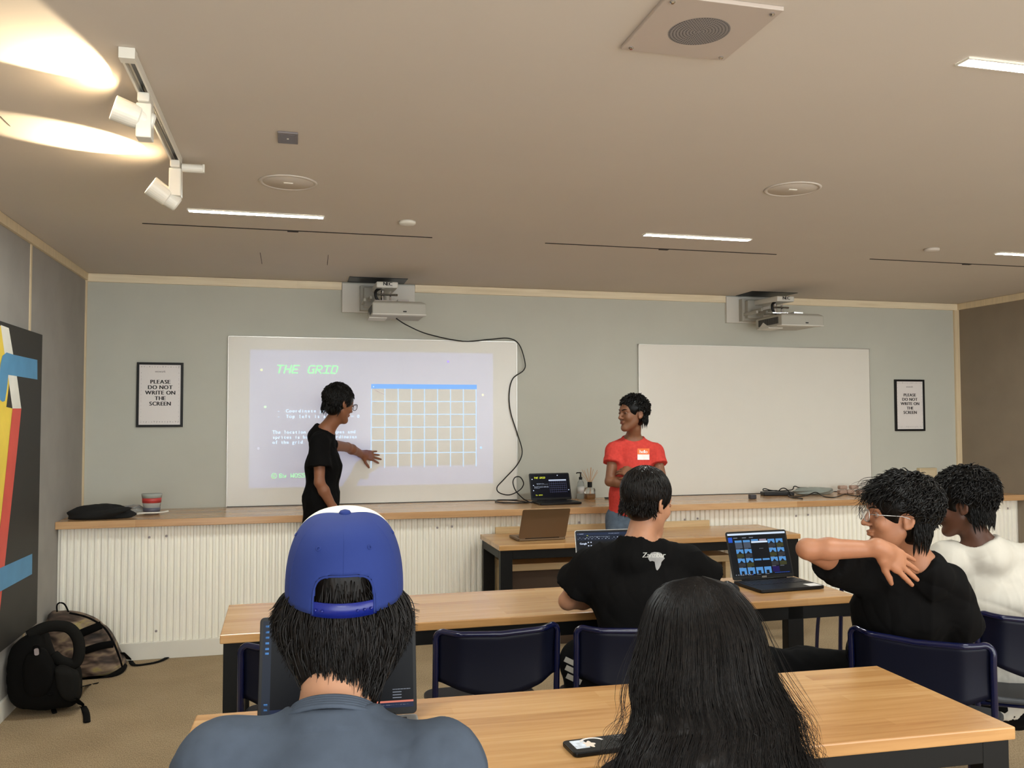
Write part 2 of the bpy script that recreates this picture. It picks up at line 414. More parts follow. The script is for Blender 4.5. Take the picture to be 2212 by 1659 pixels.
mb = MB(); mb.X = BM; qd(GX0-.002, GZ1-.002, GX1+.006, GZ1+.034); mb.X = None; bar = mb.build('window_bar', glow('projected_blue', (128, 184, 252), .85, (80, 100, 124)), sl, world=True)
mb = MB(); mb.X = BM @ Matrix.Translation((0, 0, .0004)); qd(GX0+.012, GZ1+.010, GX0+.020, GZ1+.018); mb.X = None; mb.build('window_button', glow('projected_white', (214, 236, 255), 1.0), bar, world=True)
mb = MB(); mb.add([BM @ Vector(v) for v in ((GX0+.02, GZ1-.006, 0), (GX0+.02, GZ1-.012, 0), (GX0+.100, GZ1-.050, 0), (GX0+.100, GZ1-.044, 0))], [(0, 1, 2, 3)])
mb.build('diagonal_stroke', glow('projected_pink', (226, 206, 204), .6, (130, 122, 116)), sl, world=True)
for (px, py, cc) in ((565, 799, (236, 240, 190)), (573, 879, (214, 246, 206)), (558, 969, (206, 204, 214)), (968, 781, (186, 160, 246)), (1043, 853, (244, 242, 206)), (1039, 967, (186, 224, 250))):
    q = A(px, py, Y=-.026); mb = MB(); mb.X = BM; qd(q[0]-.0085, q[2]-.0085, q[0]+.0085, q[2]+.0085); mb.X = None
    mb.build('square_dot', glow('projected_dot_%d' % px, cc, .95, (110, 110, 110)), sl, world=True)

# ---- projectors on their wall mounts
def projector(px0, xo, label, plate):
    t = thing('projector', label, 'projector', (px0+.19, 0, 2.34), group='short throw projectors above the whiteboards')
    x0, x1 = plate
    MB().box((x0, -.03, 2.378), (x1, -.001, 2.602)).build('wall_plate', M_OFFW, t, bevel=.002, world=True)
    bx = px0+.05
    mb = MB()
    mb.box((bx-.10, -.09, 2.39), (bx+.10, -.03, 2.58)).box((bx-.075, -.14, 2.41), (bx+.06, -.09, 2.56))
    for k in range(4): mb.box((bx-.09+k*.045, -.30, 2.43+.02*(k % 2)), (bx-.07+k*.045, -.09, 2.455+.02*(k % 2)))
    mb.build('mount_bracket', M_PROJ, t, bevel=.003, world=True)
    mb = MB(); mb.X = Matrix.Translation((px0+.115, -.03, 2.545)) @ Matrix.Rotation(math.radians(2), 4, 'X')
    mb.box((-.078, -.47, -.022), (.078, 0, .022)); mb.X = None
    arm = mb.build('cantilever_arm', M_OFFW, t, bevel=.008, world=True, bseg=3)
    mb = MB(); text(mb, 'NEC', px0+.085, 2.523, .036, frame((0, -.502, 0), (1, 0, 0), (0, -1, 0)), bold=.1, gap=.05)
    mb.build('lettering', M_INK, arm, world=True)
    mb = MB(); mb.tube(spline([(px0+.10, -.40, 2.53), (px0+.04, -.42, 2.49), (px0+.05, -.42, 2.43), (px0+.11, -.40, 2.41)], 6), .011, 8)
    mb.build('cable_loop', M_BLK, t, smooth=True, world=True)
    mb = MB(); mb.box((px0+.03, -.44, 2.415), (px0+.17, -.30, 2.425)).box((px0+.19, -.50, 2.412), (px0+.27, -.38, 2.424))
    mb.tube([(px0+.09, -.38, 2.42), (px0+.09, -.38, 2.50)], .016, 10).tube([(px0+.15, -.38, 2.42), (px0+.15, -.38, 2.50)], .008, 10)
    mb.tube([(px0+.04, -.40, 2.47), (px0+.2, -.40, 2.47)], .008, 8)
    mb.build('adjuster_plate', M_CHROME, t, world=True)
    mb = MB()   # body with sloping top edges
    mb.add([(px0, -.62, 2.302), (px0+.38, -.62, 2.302), (px0+.38, -.22, 2.302), (px0, -.22, 2.302),
            (px0, -.62, 2.382), (px0+.38, -.62, 2.382), (px0+.38, -.22, 2.382), (px0, -.22, 2.382),
            (px0+.015, -.60, 2.398), (px0+.35, -.60, 2.398), (px0+.35, -.24, 2.398), (px0+.015, -.24, 2.398)],
           [(0, 3, 2, 1), (0, 1, 5, 4), (1, 2, 6, 5), (2, 3, 7, 6), (3, 0, 4, 7), (4, 5, 9, 8), (5, 6, 10, 9), (6, 7, 11, 10), (7, 4, 8, 11), (8, 9, 10, 11)])
    body = mb.build('body', M_PROJ, t, bevel=.006, world=True)
    MB().box((px0-.001, -.622, 2.298), (px0+.381, -.55, 2.306)).build('front_lip', M_OFFW, body, bevel=.002, world=True)
    MB().box((px0+.215, -.6225, 2.318), (px0+.24, -.619, 2.327)).build('ir_window', M_BLK, body, world=True)
    mb = MB()
    for k in range(22): mb.box((px0-.003, -.57+k*.014, 2.318), (px0+.001, -.563+k*.014, 2.372))
    mb.build('side_vent', M_DKGREY, body, world=True)
    mb = MB(); mb.prism([(-.27, .0), (-.42, .0), (-.345, .05)], -.004, .0); mb.X = None
    m2 = MB(); m2.add([(px0-.004, -.27, 2.300), (px0-.004, -.44, 2.300), (px0-.004, -.345, 2.348), (px0+.01, -.27, 2.300), (px0+.01, -.44, 2.300), (px0+.01, -.345, 2.348)], [(0, 1, 2), (5, 4, 3), (0, 3, 4, 1), (1, 4, 5, 2), (2, 5, 3, 0)])
    m2.box((px0-.01, -.44, 2.292), (px0+.12, -.26, 2.302)); m2.build('lens_shroud', M_OFFW, body, bevel=.001, world=True)
    return t
projector(.520, 0, 'white projector on a wall arm over the left whiteboard, with a black cable plugged in', (.338, .898))
projector(3.745, 0, 'white projector on a wall arm over the right whiteboard, no cable hanging', (3.579, 3.99))
for (a, b, lab) in (((.378, -.29), (.81, -.032), 'black rectangular ceiling opening above the left projector'), ((3.665, -.31), (4.09, -.032), 'black rectangular ceiling opening above the right projector')):
    o = MB().box((a[0], a[1], ZC-.004), (b[0], b[1], ZC-.0005)).build('ceiling_plate', M_BLK)
    tagp(o, lab, 'ceiling plate', 'black plates over the projectors')
# ---- video cable from projector to laptop
cp = [(856, 688, -.40), (880, 703, -.30), (925, 722, -.12), (1000, 737, -.045), (1060, 733, -.04), (1100, 731, -.04), (1122, 745, -.035), (1134, 782, -.035), (1131, 800, -.035), (1108, 818, -.035), (1100, 850, -.035), (1103, 890, -.04), (1117, 935, -.04),
      (1128, 975, -.04), (1118, 1003, -.045), (1090, 1034, -.06), (1074, 1052, -.08), (1078, 1064, -.12), (1100, 1069, -.16), (1122, 1059, -.18), (1131, 1045, -.19), (1124, 1031, -.19), (1113, 1031, -.18), (1108, 1042, -.18), (1114, 1060, -.2), (1130, 1077, -.25)]
pts = [A(x, y, Y=yy) for x, y, yy in cp]
pts += [A(1143, 1085, Z=.917), A(1120, 1086, Z=.917), A(1085, 1086, Z=.917), A(1070, 1083, Z=.917), A(1078, 1080, Z=.918), A(1110, 1081, Z=.923), A(1150, 1086, Z=.925)]
for p in pts: p[2] = max(p[2], .917)
tagp(MB().tube(spline(pts, 6), .0045, 7).build('video_cable', M_BLK, smooth=True), 'long black cable looping down the wall from the left projector to the counter laptop', 'cable')

# ---- signs
def sign(x0, x1, z0, z1, label):
    t = thing('framed_sign', label, 'sign', ((x0+x1)/2, 0, z0), group='framed notices beside the whiteboards')
    b = .017
    mb = MB()
    mb.box((x0, -.02, z0), (x0+b, -.001, z1)).box((x1-b, -.02, z0), (x1, -.001, z1)).box((x0+b, -.02, z0), (x1-b, -.001, z0+b)).box((x0+b, -.02, z1-b), (x1-b, -.001, z1))
    mb.build('frame', M_BLK, t, bevel=.002, world=True)
    pp = MB().box((x0+b, -.012, z0+b), (x1-b, -.002, z1-b)).build('paper', M_PAPER, t, world=True)
    F = frame(((x0+x1)/2, -.0126, 0), (1, 0, 0), (0, -1, 0)); H = z1-z0
    mb = MB()
    for s_, f in (('PLEASE', .672), ('DO NOT', .587), ('WRITE ON', .503), ('THE', .417), ('SCREEN', .333)): text(mb, s_, 0, z0+H*f, .040 if x0 < 0 else .038, F, align='C', bold=.09, gap=.13)
    mb.build('notice_text', M_INK, pp, world=True)
    mb = MB(); text(mb, 'wework', 0, z0+H*.845, .022, F, align='C', bold=.04, gap=.04)
    r2 = random.Random(3)
    for k in range(15):
        for zz in (z0+.034, z1-.036):
            text(mb, 'xvyx'[k % 4], -(x1-x0)*.40+k*(x1-x0)*.8/14, zz, r2.uniform(.010, .024), F, align='C')
    for k in range(14):
        for xx in (-.128, .128): text(mb, '.,:'[k % 3], xx, z0+.05+k*(H-.1)/14, r2.uniform(.015, .03), F, align='C')
    mb.build('border_marks', M_INKG, pp, world=True)
sign(-1.121, -.803, 1.504, 1.975, 'black framed notice left of the projected slide')
sign(5.249, 5.560, 1.440, 1.906, 'black framed notice near the right corner of the room')

# ---- socket box on the back wall, right
t = thing('socket_box', 'beige wall socket box near the right corner with a plug in it', 'socket', (5.57, 0, .96))
MB().box((5.47, -.045, .955), (5.655, -.001, 1.105)).build('box', mat('beige_plastic', (206, 186, 150), .4), t, bevel=.006, world=True)
MB().box((5.50, -.048, 1.00), (5.63, -.044, 1.085)).build('face_plate', mat('beige_plate', (214, 196, 162), .4), t, bevel=.002, world=True)
pg = MB().box((5.49, -.09, .955), (5.60, -.048, 1.02)).build('plug', M_OFFW, t, bevel=.01, world=True)
MB().tube(spline([(5.52, -.09, .99), (5.60, -.13, 1.03), (5.72, -.13, .98), (5.78, -.10, .915)], 6), .004, 6).build('lead', M_DKGREY, pg, smooth=True, world=True)

# ---- picture on the left wall
art = thing('wall_canvas', 'large black canvas with yellow, white, red and blue bands on the left wall', 'painting', (XL, -2.2, .386))
CX = XL+.035
mb = MB().box((XL+.001, -3.4, .386), (CX, -1.20, 2.055)); canvas = mb.build('canvas', mat('canvas_black', (40, 37, 33), .6), art, bevel=.002, world=True)
acols = [mat('paint_yellow', (238, 206, 74), .6), mat('paint_white', (232, 228, 216), .6), mat('paint_red', (214, 82, 68), .6), mat('paint_blue', (84, 144, 184), .6)]
mb = MB()
def ap(mi, pts, lay):
    q = []
    for x, y in pts:
        p = A(x/2.27, 690+y/2.2725, X=CX); q.append((p[1], p[2]))
    mb.m = mi; e = .0006*(lay+1)
    mb.add([(CX+e, a, b) for a, b in q], [tuple(range(len(q)))])
ap(0, [(-160, -10), (5, 32), (62, 170), (30, 430), (62, 437), (0, 1010), (-60, 1500), (-160, 1560)], 0)
ap(1, [(2, 27), (42, 42), (82, 282), (103, 437), (60, 437), (40, 290), (20, 160)], 1)
ap(2, [(60, 437), (103, 437), (85, 620), (20, 1220), (-20, 1600), (-70, 1620), (-30, 1250), (0, 1010)], 2)
ap(3, [(181, 199), (181, 295), (60, 275), (38, 272), (32, 340), (22, 400), (10, 405), (-2, 395), (-6, 300), (0, 220), (10, 178), (30, 162), (60, 172)], 3)
ap(3, [(156, 1150), (155, 1250), (0, 1335), (-160, 1420), (-160, 1310), (0, 1220)], 3)
mb.build('painted_bands', acols, canvas, world=True)

# ---- ceiling fittings
M_LED = mat('led_diffuser', (255, 250, 240), .4, emit=(243, 250, 247), es=LED)
def linear_light(x0, y0, lab, L=.66, side=1):
    t = thing('linear_ceiling_light', lab, 'ceiling light', (x0+L/2, y0, ZC), group='slim linear ceiling lights')
    mb = MB().box((x0-.006, y0-.028, ZC-.006), (x0+L+.006, y0-.022, ZC-.0005)).box((x0-.006, y0+.022, ZC-.006), (x0+L+.006, y0+.028, ZC-.0005)).box((x0-.006, y0-.022, ZC-.006), (x0, y0+.022, ZC-.0005)).box((x0+L, y0-.022, ZC-.006), (x0+L+.006, y0+.022, ZC-.0005))
    mb.build('frame', M_WHITE, t, world=True)
    MB().box((x0, y0-.022, ZC-.004), (x0+L, y0+.022, ZC-.0005)).build('diffuser', M_LED, t, world=True)
LL = {(-.53, -2.17): 'linear ceiling light nearest the left wall, in the row before the whiteboards', (1.93, -2.17): 'middle linear ceiling light between the two projectors, in the row before the whiteboards',
      (4.35, -2.17): 'linear ceiling light cut off by the right edge, in the row before the whiteboards', (1.905, -4.635): 'brightest linear ceiling light, near the upper right corner of the picture'}
for x0 in (-.53, 1.92, 4.35):
    for y0 in (-2.17, -4.635, -7.1):
        k = (x0 if abs(x0-1.92) > .1 else (1.93 if y0 == -2.17 else 1.905), y0)
        linear_light(k[0], y0, LL.get(k, 'linear ceiling light over the seats behind or beside the camera'))
for a, b, lab in ((-.808, .761, 'thin dark ceiling slot before the left projector'), (1.445, 2.993, 'thin dark ceiling slot between the projectors'), (3.687, 5.24, 'thin dark ceiling slot toward the right wall')):
    tagp(MB().box((a, -1.805, ZC-.003), (b, -1.793, ZC-.0003)).box(((a+b)/2-.03, -1.80, ZC-.004), ((a+b)/2+.03, -1.77, ZC-.0003)).build('slot_diffuser', M_SEAM), lab, 'air vent', 'slot vents in the ceiling')
for x, y, lab in ((-.04, -2.81, 'round flush ceiling speaker above the projected slide side'), (2.21, -3.24, 'round flush ceiling speaker toward the right')):
    t = thing('ceiling_speaker', lab, 'speaker', (x, y, ZC), group='round speakers in the ceiling')
    mb = MB(); mb.lathe([(.112, -.002), (.114, -.005), (.124, -.005), (.128, -.0005)], (x, y, ZC), 48); mb.build('rim', M_CEIL, t, smooth=True, world=True)
    mb = MB(); mb.lathe([(0, -.0025), (.110, -.0025), (.112, -.0005)], (x, y, ZC), 48); mb.build('grille', M_CEIL, t, smooth=True, world=True)
    MB().box((x-.02, y-.006, ZC-.006), (x+.02, y+.006, ZC-.0024)).build('badge', M_WHITE, t, world=True)
for x, y, lab in ((.57, -2.173, 'small round white disc on the ceiling between the light bars'), (3.84, -2.19, 'small round disc on the ceiling near the right hand light bar')):
    mb = MB(); mb.lathe([(.045, -.0005), (.045, -.012), (.038, -.018), (0, -.020)], (x, y, ZC), 32)
    tagp(mb.build('ceiling_disc', M_WHITE if x < 1 else M_CEIL, smooth=True), lab, 'smoke detector', 'small round ceiling discs')
t = thing('motion_sensor', 'small grey rectangular sensor on the ceiling over the left side', 'sensor', (-.037, -3.45, ZC))
mb = MB().box((-.073, -3.515, ZC-.008), (0, -3.39, ZC-.0005)); mb.build('frame', mat('sensor_grey', (120, 112, 112), .5), t, bevel=.002, world=True)
MB().box((-.064, -3.50, ZC-.0095), (-.009, -3.405, ZC-.0075)).build('face', mat('sensor_face', (104, 96, 98), .4), t, world=True)
MB().box((-.040, -3.462, ZC-.0105), (-.033, -3.452, ZC-.009)).build('indicator', M_WHITE, t, world=True)
t = thing('speaker_panel', 'square ceiling panel with a round perforated grille at the top of the picture', 'speaker panel', (1.045, -4.65, ZC))
x0, x1, y0, y1 = .884, 1.205, -4.81, -4.49
MB().box((x0, y0, ZC-.012), (x1, y1, ZC-.0005)).build('plate', mat('speaker_plate', (190, 176, 164), .5, var=.01), t, bevel=.002, world=True)
mb = MB(); mb.disc((1.047, -4.648), .083, 40, ZC-.0124); mb.build('grille', mat('perforated_grille', (140, 134, 132), .6), t, world=True)
mb = MB()
for i in range(1, 10):
    n_ = i*8
    for k in range(n_):
        a = 2*PI*k/n_; r = i*.0087; cx_, cy_ = 1.047+r*math.cos(a), -4.648+r*math.sin(a)
        mb.disc((cx_, cy_), .0022, 6, ZC-.0127)
mb.build('perforations', M_DKGREY, t, world=True)
mb = MB()
for sx in (x0+.022, x1-.022):
    for sy in (y0+.022, y1-.022): mb.lathe([(.007, -.0005), (.007, -.015), (.004, -.018), (0, -.018)], (sx, sy, ZC), 12)
mb.build('screws', M_CHROME, t, world=True)

# ---- track light
t = thing('track_light', 'white ceiling track with two swivel spotlights at the upper left', 'track light', (-.472, -3.6, ZC))
mb = MB(); mb.box((-.492, -4.14, ZC-.028), (-.485, -3.08, ZC-.0005)).box((-.459, -4.14, ZC-.028), (-.452, -3.08, ZC-.0005)).box((-.485, -4.14, ZC-.008), (-.459, -3.08, ZC-.0005)).box((-.494, -4.15, ZC-.032), (-.450, -4.11, ZC-.0005))
mb.build('track', M_LAMPW, t, bevel=.001, world=True)
MB().box((-.477, -4.11, ZC-.012), (-.467, -3.08, ZC-.008)).build('conductor', M_DKGREY, t, world=True)
M_LENS = mat('lamp_lens', (255, 240, 220), .3, emit=(255, 226, 180), es=30)
def head(y, axis_to, c, lens):
    h = MB().box((-.490, y-.045, ZC-.055), (-.454, y+.045, ZC-.026)).box((-.496, y-.03, ZC-.165), (-.450, y+.03, ZC-.055)).build('adapter', M_LAMPW, t, bevel=.004, world=True)
    ax = (Vector(axis_to)-Vector(c)).normalized()
    mb = MB(); mb.X = frame(c, ax.orthogonal(), ax)
    mb.lathe([(0, -.062), (.026, -.062), (.031, -.056), (.033, -.02), (.0325, -.018), (.037, -.014), (.040, .060), (.037, .062), (.034, .055), (0, .050)], seg=28); mb.X = None
    hd = mb.build('lamp_head', M_LAMPW, t, smooth=False, world=True)
    mb = MB(); mb.X = frame(Vector(c)+ax*.057, ax.orthogonal(), ax); mb.disc((0, 0), .033, 24); mb.X = None
    mb.build('lens', M_LENS, hd, world=True)
    return Vector(c)+ax*.066, ax
POOL = 22.0
for hy, c, to, aim, sz in ((-3.83, (-.505, -3.84, 2.520), (-.80, -3.93, ZC-.01), (-.645, -3.965, ZC), 72), (-3.10, (-.515, -3.105, 2.452), (-.70, -3.17, ZC-.04), (-.683, -3.185, ZC), 68)):
    l_, ax = head(hy, to, c, 0)
    spot('track_spot', l_, aim, POOL*(.6 if hy < -3.5 else 1), math.radians(sz), .10, (1, .80, .52), .012)
mb = MB().tube([(-.45, -3.10, ZC-.045), (-.37, -3.10, ZC-.045)], .017, 16).box((-.372, -3.108, ZC-.06), (-.364, -3.092, ZC-.028))
mb.build('side_knob', M_LAMPW, t, world=True)

# ================================================================== TABLES
ZT = .74
def table(corner, L, rz, label, dep=.585, inset_r=.0, thick=.034):
    """corner = far-left corner of the top; x runs right, depth runs toward the camera"""
    t = thing('work_table', label, 'table', (corner[0], corner[1], 0), rz, group='maple topped tables with black steel legs')
    MB().box((0, -dep, ZT-thick), (L, 0, ZT)).build('tabletop', M_TABLE, t, bevel=.004)
    lw, ld = .08, .05; za = ZT-thick-.001
    xl, xr, yf, yn = .012, L-.012-inset_r, -.012, -dep+.012
    for a, b in (((xl, yn), (xl+lw, yn+ld)), ((xl, yf-ld), (xl+lw, yf)), ((xr-lw, yn), (xr, yn+ld)), ((xr-lw, yf-ld), (xr, yf))):
        MB().box((a[0], a[1], 0), (b[0], b[1], za)).build('leg', M_BLACKM, t, bevel=.002)
    mb = MB(); zr = za-.058
    e = L-.02
    mb.box((xl+lw, yn, zr), (e if inset_r else xr-lw, yn+.04, za)).box((xl+lw, yf-.04, zr), (e if inset_r else xr-lw, yf, za))
    mb.box((xl, yn+ld, zr), (xl+.04, yf-ld, za)).box((e-.04, yn+.04, zr), (e, yf-.04, za))
    mb.build('apron_frame', M_BLACKM, t, bevel=.002)
    return t
table((-.262, -4.172), 2.138, -.0262, 'front maple table with the phone and the large laptop on it', .585)
table((-.281, -2.700), 2.795, .0131, 'middle long maple table where the boy in the lettered black shirt sits', .560, inset_r=.26)
table((1.276, -.702), 2.195, .0053, 'rear maple table holding the bronze laptop, in front of the bench', .580)

# ---- light wood bench behind the rear table
t = thing('bench', 'pale wooden bench with backboard against the corrugated counter front', 'bench', (2.21, -.86, 0))
MB().box((1.39, -.698, .573), (3.06, -.672, .785)).build('backboard', M_BENCHW, t, bevel=.003, world=True)
MB().box((1.38, -1.02, .525), (3.07, -.675, .572)).build('seat', M_BENCHW, t, bevel=.003, world=True)
for x0 in (1.39, 3.03): MB().box((x0, -1.0, 0), (x0+.035, -.68, .524)).build('side_panel', M_BENCHW, t, bevel=.002, world=True)
MB().box((1.426, -.95, .0), (3.03, -.93, .524)).build('front_panel', mat('dark_brown_board', (74, 54, 38), .6), t, world=True)

# ================================================================== CHAIRS
def make_chair(label):
    t = thing('stacking_chair', label, 'chair', (0, 0, 0), group='navy metal framed chairs')
    W = .232; yb = -.21
    def bend(u): a = max(0, (abs(u)-.62)/.38); return .050*a*a*(3-2*a)
    top = []
    for k in range(25):
        u = -1+2*k/24; top.append((u*W, yb-.03+bend(u), .785-.012*(1-abs(u))+(.0 if abs(u) < .9 else 0)))
    left = [(-W-.004, yb+.055, 0), (-W-.003, yb+.045, .30), (-W, yb+.030, .55), (-W, yb+.020, .72), (-W*.995, yb+.019, .768)]
    path = left+top[1:-1]+[(-x, y, z) for x, y, z in reversed(left)]
    mb = MB(); mb.tube(spline(path, 3), .0115, 10); mb.build('back_frame', M_NAVY, t, smooth=True)
    vs = []; nu, nv = 28, 10
    for i in range(nu+1):
        u = -.975+1.95*i/nu; zt = .785-.012*(1-abs(u)); zb = .605-.062*math.cos(u*PI/2)**1.3 if abs(u) < 1 else .6
        for j in range(nv+1):
            v = j/nv; vs.append((u*W*.985, yb-.03+bend(u)+.012*(v)+.006*math.sin(v*PI), zt+(zb-zt)*v))
    fs = [(i*(nv+1)+j, (i+1)*(nv+1)+j, (i+1)*(nv+1)+j+1, i*(nv+1)+j+1) for i in range(nu) for j in range(nv)]
    bp = MB().add(vs, fs).build('backrest', M_NAVYP, t, smooth=True)
    so = bp.modifiers.new('s', 'SOLIDIFY'); so.thickness = .010; so.offset = 0
    MB().prism(rrect(.44, .40, .06, 6, 0, .005), .435, .462).build('seat', M_SEAT, t, bevel=.010, bseg=3)
    for sx in (-1, 1):
        MB().tube(spline([(sx*.205, .19, 0), (sx*.20, .175, .25), (sx*.19, .155, .40), (sx*.175, .13, .432)], 5), .011, 10).build('front_leg', M_NAVY, t, smooth=True)
    mb = MB()
    for sx in (-1, 1): mb.tube([(sx*.231, yb+.04, .425), (sx*.19, .14, .425)], .010, 8)
    mb.tube([(-.23, -.165, .425), (.23, -.165, .425)], .009, 8).tube([(-.19, .13, .425), (.19, .13, .425)], .009, 8)
    mb.build('seat_rail', M_NAVY, t, smooth=True)
    return t
def dup(root, loc, rz, label, group=None):
    r = root.copy(); COL.objects.link(r); r.location = loc; r.rotation_euler = (0, 0, rz); r['label'] = label
    if group: r['group'] = group
    for ch in list(root.children):
        c = ch.copy(); COL.objects.link(c); c.parent = r
        for g in list(ch.children):
            d = g.copy(); COL.objects.link(d); d.parent = c
    return r
ch0 = make_chair('empty navy chair tucked under the near side of the middle table')
def chair_at(px, py, d, rz, label, first=False):
    q = A(px, py, d); off = Matrix.Rotation(rz, 3, 'Z') @ Vector((0, -.24, 0))
    loc = (q[0]-off[0], q[1]-off[1], 0)
    if first: ch0.location = loc; ch0.rotation_euler = (0, 0, rz); return ch0
    return dup(ch0, loc, rz, label)
chair_at(1082, 1372, 3.16, math.radians(1), '', True)
chair_at(1384, 1352, 3.20, math.radians(-4), 'navy chair under the boy in the lettered black shirt')
chair_at(1978, 1372, 3.03, math.radians(-50), 'navy chair the boy with glasses leans against')
chair_at(2262, 1335, 3.32, math.radians(-32), 'navy chair under the person in the white shirt, at the right edge')
chair_at(672, 1390, 2.98, math.radians(2), 'navy chair half hidden behind the large laptop at the left')
chair_at(1910, 1192, 4.95, math.radians(-6), 'blue chair behind the forearm of the boy with glasses')
dup(ch0, (.16, -5.42, 0), math.radians(-4), 'navy chair under the person in the blue cap')
dup(ch0, (.90, -5.33, 0), math.radians(-4), 'navy chair under the person with long black hair')

# ================================================================== LAPTOPS
M_SCR = glow('screen_dark', (18, 22, 34), 1.0)
def laptop(c, rz, W, D, lid_deg, zt, label, body, key, bez, content, keys=True):
    t = thing('laptop', label, 'laptop', (c[0], c[1], zt+.0005), rz, group='open laptops')
    b = MB().prism(rrect(W, D, .012, 4), .002, .016).build('base', body, t, bevel=.002)
    mb = MB()
    nrow, ncol = 5, 14
    for r_ in range(nrow):
        for k in range(ncol):
            x = -W*.44+k*W*.88/ncol; y = D*.40-r_*D*.088
            mb.box((x, y-D*.075, .016), (x+W*.88/ncol*.84, y, .0178))
    mb.build('keyboard', key, b)
    MB().box((-W*.14, -D*.44, .016), (W*.14, -D*.12, .0164)).build('trackpad', body, b)
    an = math.radians(lid_deg)
    ex = Vector((1, 0, 0)); ey = Vector((0, math.cos(an), math.sin(an))); ez = ex.cross(ey)
    O = Vector((0, D/2-.004, .018))
    F = Matrix(((ex[0], ey[0], ez[0], O[0]), (ex[1], ey[1], ez[1], O[1]), (ex[2], ey[2], ez[2], O[2]), (0, 0, 0, 1)))
    # screen side looks toward the user (-y): that is -ez when leaning back, so check
    mb = MB(); mb.X = F
    mb.prism(rrect(W, D, .012, 4, 0, D/2), -.004, .0); lid = mb.build('lid', body, t, bevel=.0015)
    sgn = 1
    mb = MB(); mb.X = F; mb.prism(rrect(W-.006, D-.006, .010, 4, 0, D/2), .0, .0006); mb.build('bezel', bez, lid)
    mb = MB(); mb.X = F; mb.box((-W/2+.009, .018, .0007), (W/2-.009, D-.010, .0009)); scr = mb.build('screen', content[0], lid)
    if content[1]:
        mb = MB(); mb.X = F @ Matrix.Translation((0, 0, .0012)); mats = content[1](mb, W-.018, D-.028, -W/2+.009, .018)
        mb.build('screen_picture', mats, lid)
    mb = MB(); mb.tube([(-W*.36, D/2-.003, .018), (W*.36, D/2-.003, .018)], .005, 8); mb.build('hinge', bez, t, smooth=True)
    return t, F, lid
def R(mb, x0, y0, x1, y1, z=0): mb.add([(x0, y0, z), (x1, y0, z), (x1, y1, z), (x0, y1, z)], [(0, 1, 2, 3)])
def lines(mb, x, y, n, w, h, gap, rnd, seg=5):
    for i in range(n):
        xx = x
        while xx < x+w:
            l = rnd.uniform(.3, 1)*w/seg; R(mb, xx, y-i*gap, min(xx+l, x+w), y-i*gap+h); xx += l+w*.02
def c_slides(mb, w, h, ox, oy):
    mb.m = 0; pixtext(mb, 'THE GRID', ox+.09*w, oy+.82*h, w*.0062, h*.0105, mb.X.copy(), .25)
    X = mb.X; r = random.Random(2)
    mb.m = 1
    for i, (s_, y) in enumerate((('Coordinate grid', .60), ('Top left is x = 0, y = 0', .565), ('The location of all shapes and', .475), ('sprites is based on coordinates', .44), ('of the grid.', .405))):
        text(mb, s_, ox+w*(.15 if i < 2 else .08), oy+h*y, w*.021, X, mono=.58)
    mb.X = X
    R(mb, ox+.47*w, oy+.72*h, ox+.93*w, oy+.765*h)
    mb.m = 2
    for k in range(9): R(mb, ox+(.48+k*.0555)*w, oy+.20*h, ox+(.4835+k*.0555)*w, oy+.72*h)
    for k in range(6): R(mb, ox+.48*w, oy+(.24+k*.088)*h, ox+.93*w, oy+(.247+k*.088)*h)
    mb.m = 0; pixtext(mb, 'By WOSS', ox+.10*w, oy+.10*h, w*.0042, h*.006, X); mb.X = X
    mb.m = 1
    for a, b in ((.03, .78), (.05, .52), (.04, .30), (.70, .93), (.96, .30)): R(mb, ox+a*w, oy+b*h, ox+a*w+.008, oy+b*h+.006)
    return [glow('screen_yellow', (232, 238, 70), 1.1), glow('screen_white', (220, 232, 255), 1.0), glow('screen_lilac', (120, 122, 165), .5)]
